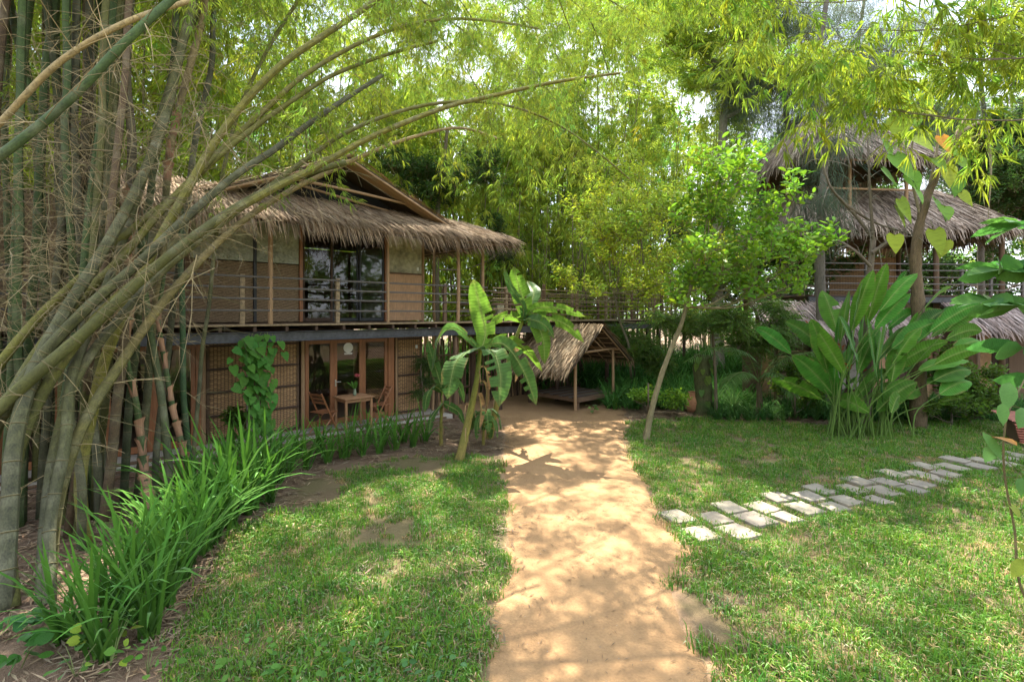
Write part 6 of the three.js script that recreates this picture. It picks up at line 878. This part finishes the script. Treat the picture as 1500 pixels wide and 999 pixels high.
// ---------------------------------------------------------------- foreground leaves at the edges of the view
{
  const rnd = RNG(931), b = V(3.95, 0, -3.4), t = thing('near_sapling', 'slender sapling with oval yellow-green leaves at the right edge', 'sapling', undefined, b), rel = (p) => p.clone().sub(b), g = new GB();
  const st = spline([V(0, -0.05, 0), ...PP([1496, 860, 3.5], [1488, 780, 3.5], [1472, 690, 3.5], [1474, 620, 3.5], [1500, 560, 3.6], [1540, 500, 3.8]).map(rel)], 24); tube(g, st, st.map((_, k) => 0.011 * (1 - k / 40)), 6, [0.22, 0.17, 0.08]); part(t, 'stem', g.geo(), MAT.bark);
  for (const [u, v, s, y] of [[1495, 690, 40, 0], [1460, 655, 38, 0], [1500, 650, 36, 0], [1440, 632, 34, 0], [1478, 735, 30, 1], [1500, 745, 40, 1], [1498, 700, 30, 0], [1470, 590, 30, 0], [1448, 640, 44, 2], [1510, 600, 50, 0], [1480, 560, 46, 0], [1490, 795, 36, 1], [1505, 820, 40, 1]]) { const l = new GB(), p = rel(at(u, v, 3.5 + rnd.g() * 0.1)), d = V(rnd.g() * 0.8 - 0.2, -0.25 + rnd.g() * 0.3, 0.4).normalize(); leaf8(l, p, d, s * 3.5 / 750 * 1.1, s * 3.5 / 750 * 0.46, V(rnd.g() * 0.4, 0.8, 0.5).normalize(), y === 2 ? [0.55, 0.24, 0.03] : y ? [0.30, 0.36, 0.03] : [0.11, 0.25, 0.045], 0.25); let n = st[0]; for (const q of st) if (q.distanceTo(p) < n.distanceTo(p)) n = q; tube(l, [n, p], [0.003, 0.002], 4, [0.2, 0.2, 0.06], false); part(t, 'leaf', l.geo(), MAT.gloss); }
  const b2 = V(7.4, 0, -5.0), t2 = thing('almond_branch_tree', 'tree with whorls of large glossy leaves reaching in from the right edge', 'tree', undefined, b2), g2 = new GB(), r2 = (p) => p.clone().sub(b2);
  tube(g2, spline([V(0, -0.05, 0), V(0.05, 1.2, 0.05), V(-0.05, 2.4, 0.1), V(0.1, 4.2, 0)], 14), [0.12, 0.11, 0.105, 0.1, 0.098, 0.095, 0.09, 0.087, 0.084, 0.08, 0.076, 0.07, 0.066, 0.06, 0.05], 9, [0.24, 0.19, 0.13]); part(t2, 'trunk', g2.geo(), MAT.bark);
  for (const [u, v, d, n, s] of [[1470, 395, 5.2, 10, 62], [1500, 330, 5.2, 9, 60], [1490, 450, 5.0, 10, 64], [1450, 440, 5.2, 8, 52], [1500, 510, 4.9, 8, 60], [1535, 400, 5, 9, 60], [1500, 390, 5.4, 8, 58], [1530, 560, 4.8, 8, 56]]) {
    const c = r2(at(u, v, d)), a = r2(V(7.38, 2.1 + rnd() * 1.4, -4.95)), l = new GB(), q = spline([a, a.clone().lerp(c, 0.5).add(V(0, 0.1, 0)), c], 8); tube(l, q, q.map((_, k) => 0.022 * (1 - k / 11)), 6, [0.22, 0.18, 0.1], false); part(t2, 'branch', l.geo(), MAT.bark);
    for (let k = 0; k < n; k++) { const e = new GB(), an = k / n * 6.28 + rnd.g() * 0.3, dd = V(Math.cos(an), 0.12 + rnd.g() * 0.25, Math.sin(an)).normalize(); leaf8(e, c.clone(), dd, s * d / 750 * rnd.r(0.8, 1.15), s * d / 750 * 0.46, perp(dd, rnd), k === 0 && s > 60 ? [0.32, 0.36, 0.03] : tint(rnd, [0.09, 0.24, 0.04], 0.2, 0.15), 0.22); part(t2, 'leaf', e.geo(), MAT.gloss); }
  }
  // one yellowing leaf low in the view
  const weeds = [['bright yellow-green seedling beside the lowest lilies', 160, 975, 16, 0.075, 0.3, [0.26, 0.37, 0.03]], ['round-leaved weed at the lower edge of the left lawn', 440, 990, 26, 0.06, 0.14, [0.12, 0.28, 0.04]], ['round-leaved weed nearest the path corner', 545, 985, 20, 0.06, 0.14, [0.10, 0.25, 0.05]], ['round-leaved weed between the lawn and the lily bed', 365, 975, 20, 0.06, 0.16, [0.14, 0.3, 0.04]], ['dark broad-leaved weed by the left edge culm', 60, 930, 7, 0.17, 0.12, [0.06, 0.19, 0.04]], ['small broad weed at the left corner', 8, 925, 5, 0.2, 0.1, [0.06, 0.2, 0.04]], ['low weed at the bottom edge of the left lawn', 640, 995, 14, 0.06, 0.13, [0.09, 0.22, 0.06]], ['broad-leaved weed in the bottom left corner', 30, 975, 12, 0.13, 0.16, [0.07, 0.21, 0.03]], ['leafy weed below the lowest lilies', 110, 990, 16, 0.09, 0.2, [0.09, 0.25, 0.03]], ['leafy weed at the foot of the lily border, lawn side', 215, 985, 18, 0.07, 0.16, [0.11, 0.27, 0.03]], ['tiny seedling before the shelter platform', 868, 606, 9, 0.12, 0.22, [0.16, 0.27, 0.06]]];
  weeds.forEach(([label, u, v, n, L, h, c], k) => { const bb = gnd(u, v), w = thing('garden_weed', label, 'weed', 'weeds', bb), g3 = new GB(); for (let s = 0; s < 4; s++) { const a = rnd() * 6.28; tube(g3, [V(0, -0.02, 0), V(Math.cos(a) * 0.06, h * 0.6, Math.sin(a) * 0.06), V(Math.cos(a) * 0.12, h, Math.sin(a) * 0.12)], [0.004, 0.003, 0.002], 4, [0.16, 0.2, 0.06], false); } part(w, 'stems', g3.geo(), MAT.twig); for (let s = 0; s < n; s++) { const e = new GB(), a = rnd() * 6.28, r = Math.sqrt(rnd()) * (L > 0.1 ? 0.08 : 0.22), d = V(Math.cos(a), 0.25 + rnd.g() * 0.3, Math.sin(a)).normalize(); leaf8(e, V(Math.cos(a) * r, h * rnd.r(0.3, 1.1), Math.sin(a) * r), d, L * rnd.r(0.8, 1.3), L * 0.72, perp(d, rnd), tint(rnd, c, 0.2, 0.15), 0.2); part(w, 'leaf', e.geo(), MAT.gloss); } });
}
// ---------------------------------------------------------------- grass, litter
{
  const blade = (g, x, z, a, L, w, lean, c, y0 = 0) => { const d = V(Math.cos(a), 0, Math.sin(a)), S = V(-Math.sin(a), 0, Math.cos(a)); const p1 = V(x, y0 + L * 0.55, z).addScaledVector(d, lean * L * 0.22), p2 = V(x, y0 + L * (0.95 - lean * 0.4), z).addScaledVector(d, lean * L * 0.75); const i = [g.v(x + S.x * w / 2, y0 - 0.01, z + S.z * w / 2, 0, 0, c), g.v(x - S.x * w / 2, y0 - 0.01, z - S.z * w / 2, 1, 0, c), g.v(p1.x + S.x * w / 2, p1.y, p1.z + S.z * w / 2, 0, 0.5, c), g.v(p1.x - S.x * w / 2, p1.y, p1.z - S.z * w / 2, 1, 0.5, c), g.v(p2.x, p2.y, p2.z, 0.5, 1, c)]; g.q(i[0], i[1], i[3], i[2]); g.t(i[2], i[3], i[4]); };
  const forms = []; for (let f = 0; f < 6; f++) { const rnd = RNG(950 + f), g = new GB(); for (let k = 0; k < 34; k++) { const dry = rnd() < (f === 5 ? 0.85 : 0.16), a = rnd() * 6.283, r = Math.sqrt(rnd()) * 0.11; blade(g, Math.cos(a) * r, Math.sin(a) * r, rnd() * 6.283, rnd.r(0.05, 0.135) * (f === 4 ? 1.3 : 1) * (dry ? 0.8 : 1), rnd.r(0.006, 0.0115), dry ? rnd.r(0.8, 1.7) : rnd.r(0.3, 1.25), dry ? tint(rnd, [0.36, 0.28, 0.13], 0.2, 0.1) : tint(rnd, [0.12, 0.25, 0.024], 0.25, 0.2)); } forms.push(g.geo()); }
  const lists = forms.map(() => []), rnd = RNG(961);
  const sow = (poly, x0, x1, z0, z1, step, bald) => { for (let x = x0; x < x1; x += step) for (let z = z0; z < z1; z += step) { const px = x + rnd.g() * step * 0.6, pz = z + rnd.g() * step * 0.6, d = Math.hypot(px, pz); if (d > 9 && rnd() < 0.25) continue; const e = noise(px * 2.3, pz * 2.3, 6) * 0.16; if (!inPoly(px + e, pz + e * 0.6, poly)) continue; const n = noise(px * 0.9, pz * 0.9, 11) + 0.6 * noise(px * 2.7, pz * 2.7, 13) + bald(px, pz); if (rnd() < n * 1.8 - 0.2) continue; let stone = false; for (const s of STONES) if (Math.abs(s.x - px) < 0.17 && Math.abs(s.z - pz) < 0.19) { stone = true; break; } if (stone) continue; const dryish = rnd() < 0.08 + Math.max(0, n) * 0.6, f = dryish ? 5 : rnd.i(5), lush = 0.92 + 0.45 * noise(px * 0.8, pz * 0.8, 21) + 0.3 * noise(px * 3.1, pz * 3.1, 23); lists[f].push([M4(V(px, -0.012, pz), QE(rnd.g() * 0.12, rnd() * 6.283, rnd.g() * 0.12), rnd.r(0.75, 1.25) * lush), vary(rnd, 0.14, 0.16)]); } };
  const farBald = (x, z) => { const p = gnd(440, 720); return 0.9 * Math.exp(-(((x - p.x) / 0.9) ** 2 + ((z - p.z) / 0.9) ** 2)) + 0.3 * Math.exp(-(((x + 1.6) / 1.4) ** 2 + ((z + 9.1) / 0.7) ** 2)) + (z < -8 ? 0.25 : 0); };
  sow(lawnLeft, -3.6, 0.3, -10.2, -2.6, 0.085, farBald); sow(lawnRight, 0.9, 14, -13.6, -2.7, 0.095, (x, z) => -0.05 + 0.6 * Math.exp(-(((x - 1.3) / 0.5) ** 2 + ((z + 4.6) / 1.2) ** 2)));
  // rough lawn behind the viewer, seen in the glass
  const back = [[-8, 12], [14, 12], [14, -2.6], [-8, -2.6]]; sow(back, -8, 14, -2.6, 12, 0.34, () => -0.3);
  const t = thing('grass', 'short green lawn grass with dry blades on both sides of the path', 'grass'); t.userData.kind = 'stuff'; lists.forEach((l, k) => instanced(t, 'grass_blades', forms[k], MAT.blade, l));
  // dry bamboo leaves and husks on the ground under the clump
  const lf = [0, 1, 2].map((q) => { const g = new GB(), r = RNG(970 + q); for (let k = 0; k < 26; k++) { const a = r() * 6.283, d = V(Math.cos(a), r.g() * 0.12, Math.sin(a)).normalize(); leaf4(g, V(r.g() * 0.2, r.r(0.004, 0.03), r.g() * 0.2), d, r.r(0.09, 0.24), r.r(0.010, 0.022), V(r.g() * 0.3, 1, r.g() * 0.3).normalize(), mul(r.pick([[0.40, 0.28, 0.16], [0.30, 0.19, 0.11], [0.48, 0.36, 0.22], [0.20, 0.12, 0.07]]), r.r(0.45, 0.85)), 0.02); } return g.geo(); }), ll = [[], [], []];
  for (let k = 0; k < 5200; k++) { const x = rnd.r(-8, 9.5), z = -rnd.r(3, 15); if (inPoly(x, z, pathPoly)) { continue; } const lawn = inPoly(x, z, lawnLeft) || inPoly(x, z, lawnRight); if (lawn && rnd() < (x > 0 ? 2 : 0.9)) continue; ll[k % 3].push([M4(V(x, 0, z), QE(0, rnd() * 6.283, 0), rnd.r(0.6, 1.2)), vary(rnd, 0.2, 0.08)]); }
  const lone = [0, 1].map((q) => { const g = new GB(), r = RNG(980 + q); for (let k = 0; k < 2; k++) { const a = r() * 6.283, d = V(Math.cos(a), 0.03, Math.sin(a)).normalize(); leaf4(g, V(r.g() * 0.25, 0.009, r.g() * 0.25), d, r.r(0.03, 0.09), r.r(0.006, 0.014), V(r.g() * 0.25, 1, r.g() * 0.25).normalize(), mul(r.pick([[0.34, 0.22, 0.1], [0.2, 0.12, 0.06], [0.42, 0.3, 0.1]]), r.r(0.5, 1)), 0.02); } const s = 0.006; const o = g.n; for (const [x, y, z] of [[-s, 0.002, 0], [s, 0.002, s * 0.4], [0, s, 0], [0, 0.002, -s], [s * 0.3, 0.002, s]]) g.v(x + 0.1, y, z, x, z, [0.3, 0.22, 0.15]); g.t(o, o + 2, o + 3); g.t(o + 3, o + 2, o + 1); g.t(o + 1, o + 2, o + 4); g.t(o + 4, o + 2, o); return g.geo(); }), lo = [[], []];
  for (let k = 0; k < 900; k++) { const x = rnd.r(-2, 4.5), z = -rnd.r(3.3, 14); if (inPoly(x, z, pathPoly)) lo[k % 2].push([M4(V(x, 0.004, z), QE(0, rnd() * 6.283, 0), rnd.r(0.6, 1.3)), vary(rnd, 0.2, 0.08)]); }
  const t2 = thing('leaf_litter', 'dry brown bamboo leaves scattered over the soil', 'leaf litter'); t2.userData.kind = 'stuff'; ll.forEach((l, k) => instanced(t2, 'dry_leaves', lf[k], MAT.twig, l)); lo.forEach((l, k) => instanced(t2, 'path_crumbs', lone[k], MAT.twig, l));
}
scene.traverse((o) => { if (o.isMesh) o.castShadow = o.receiveShadow = true; });
renderer.render(scene, camera);
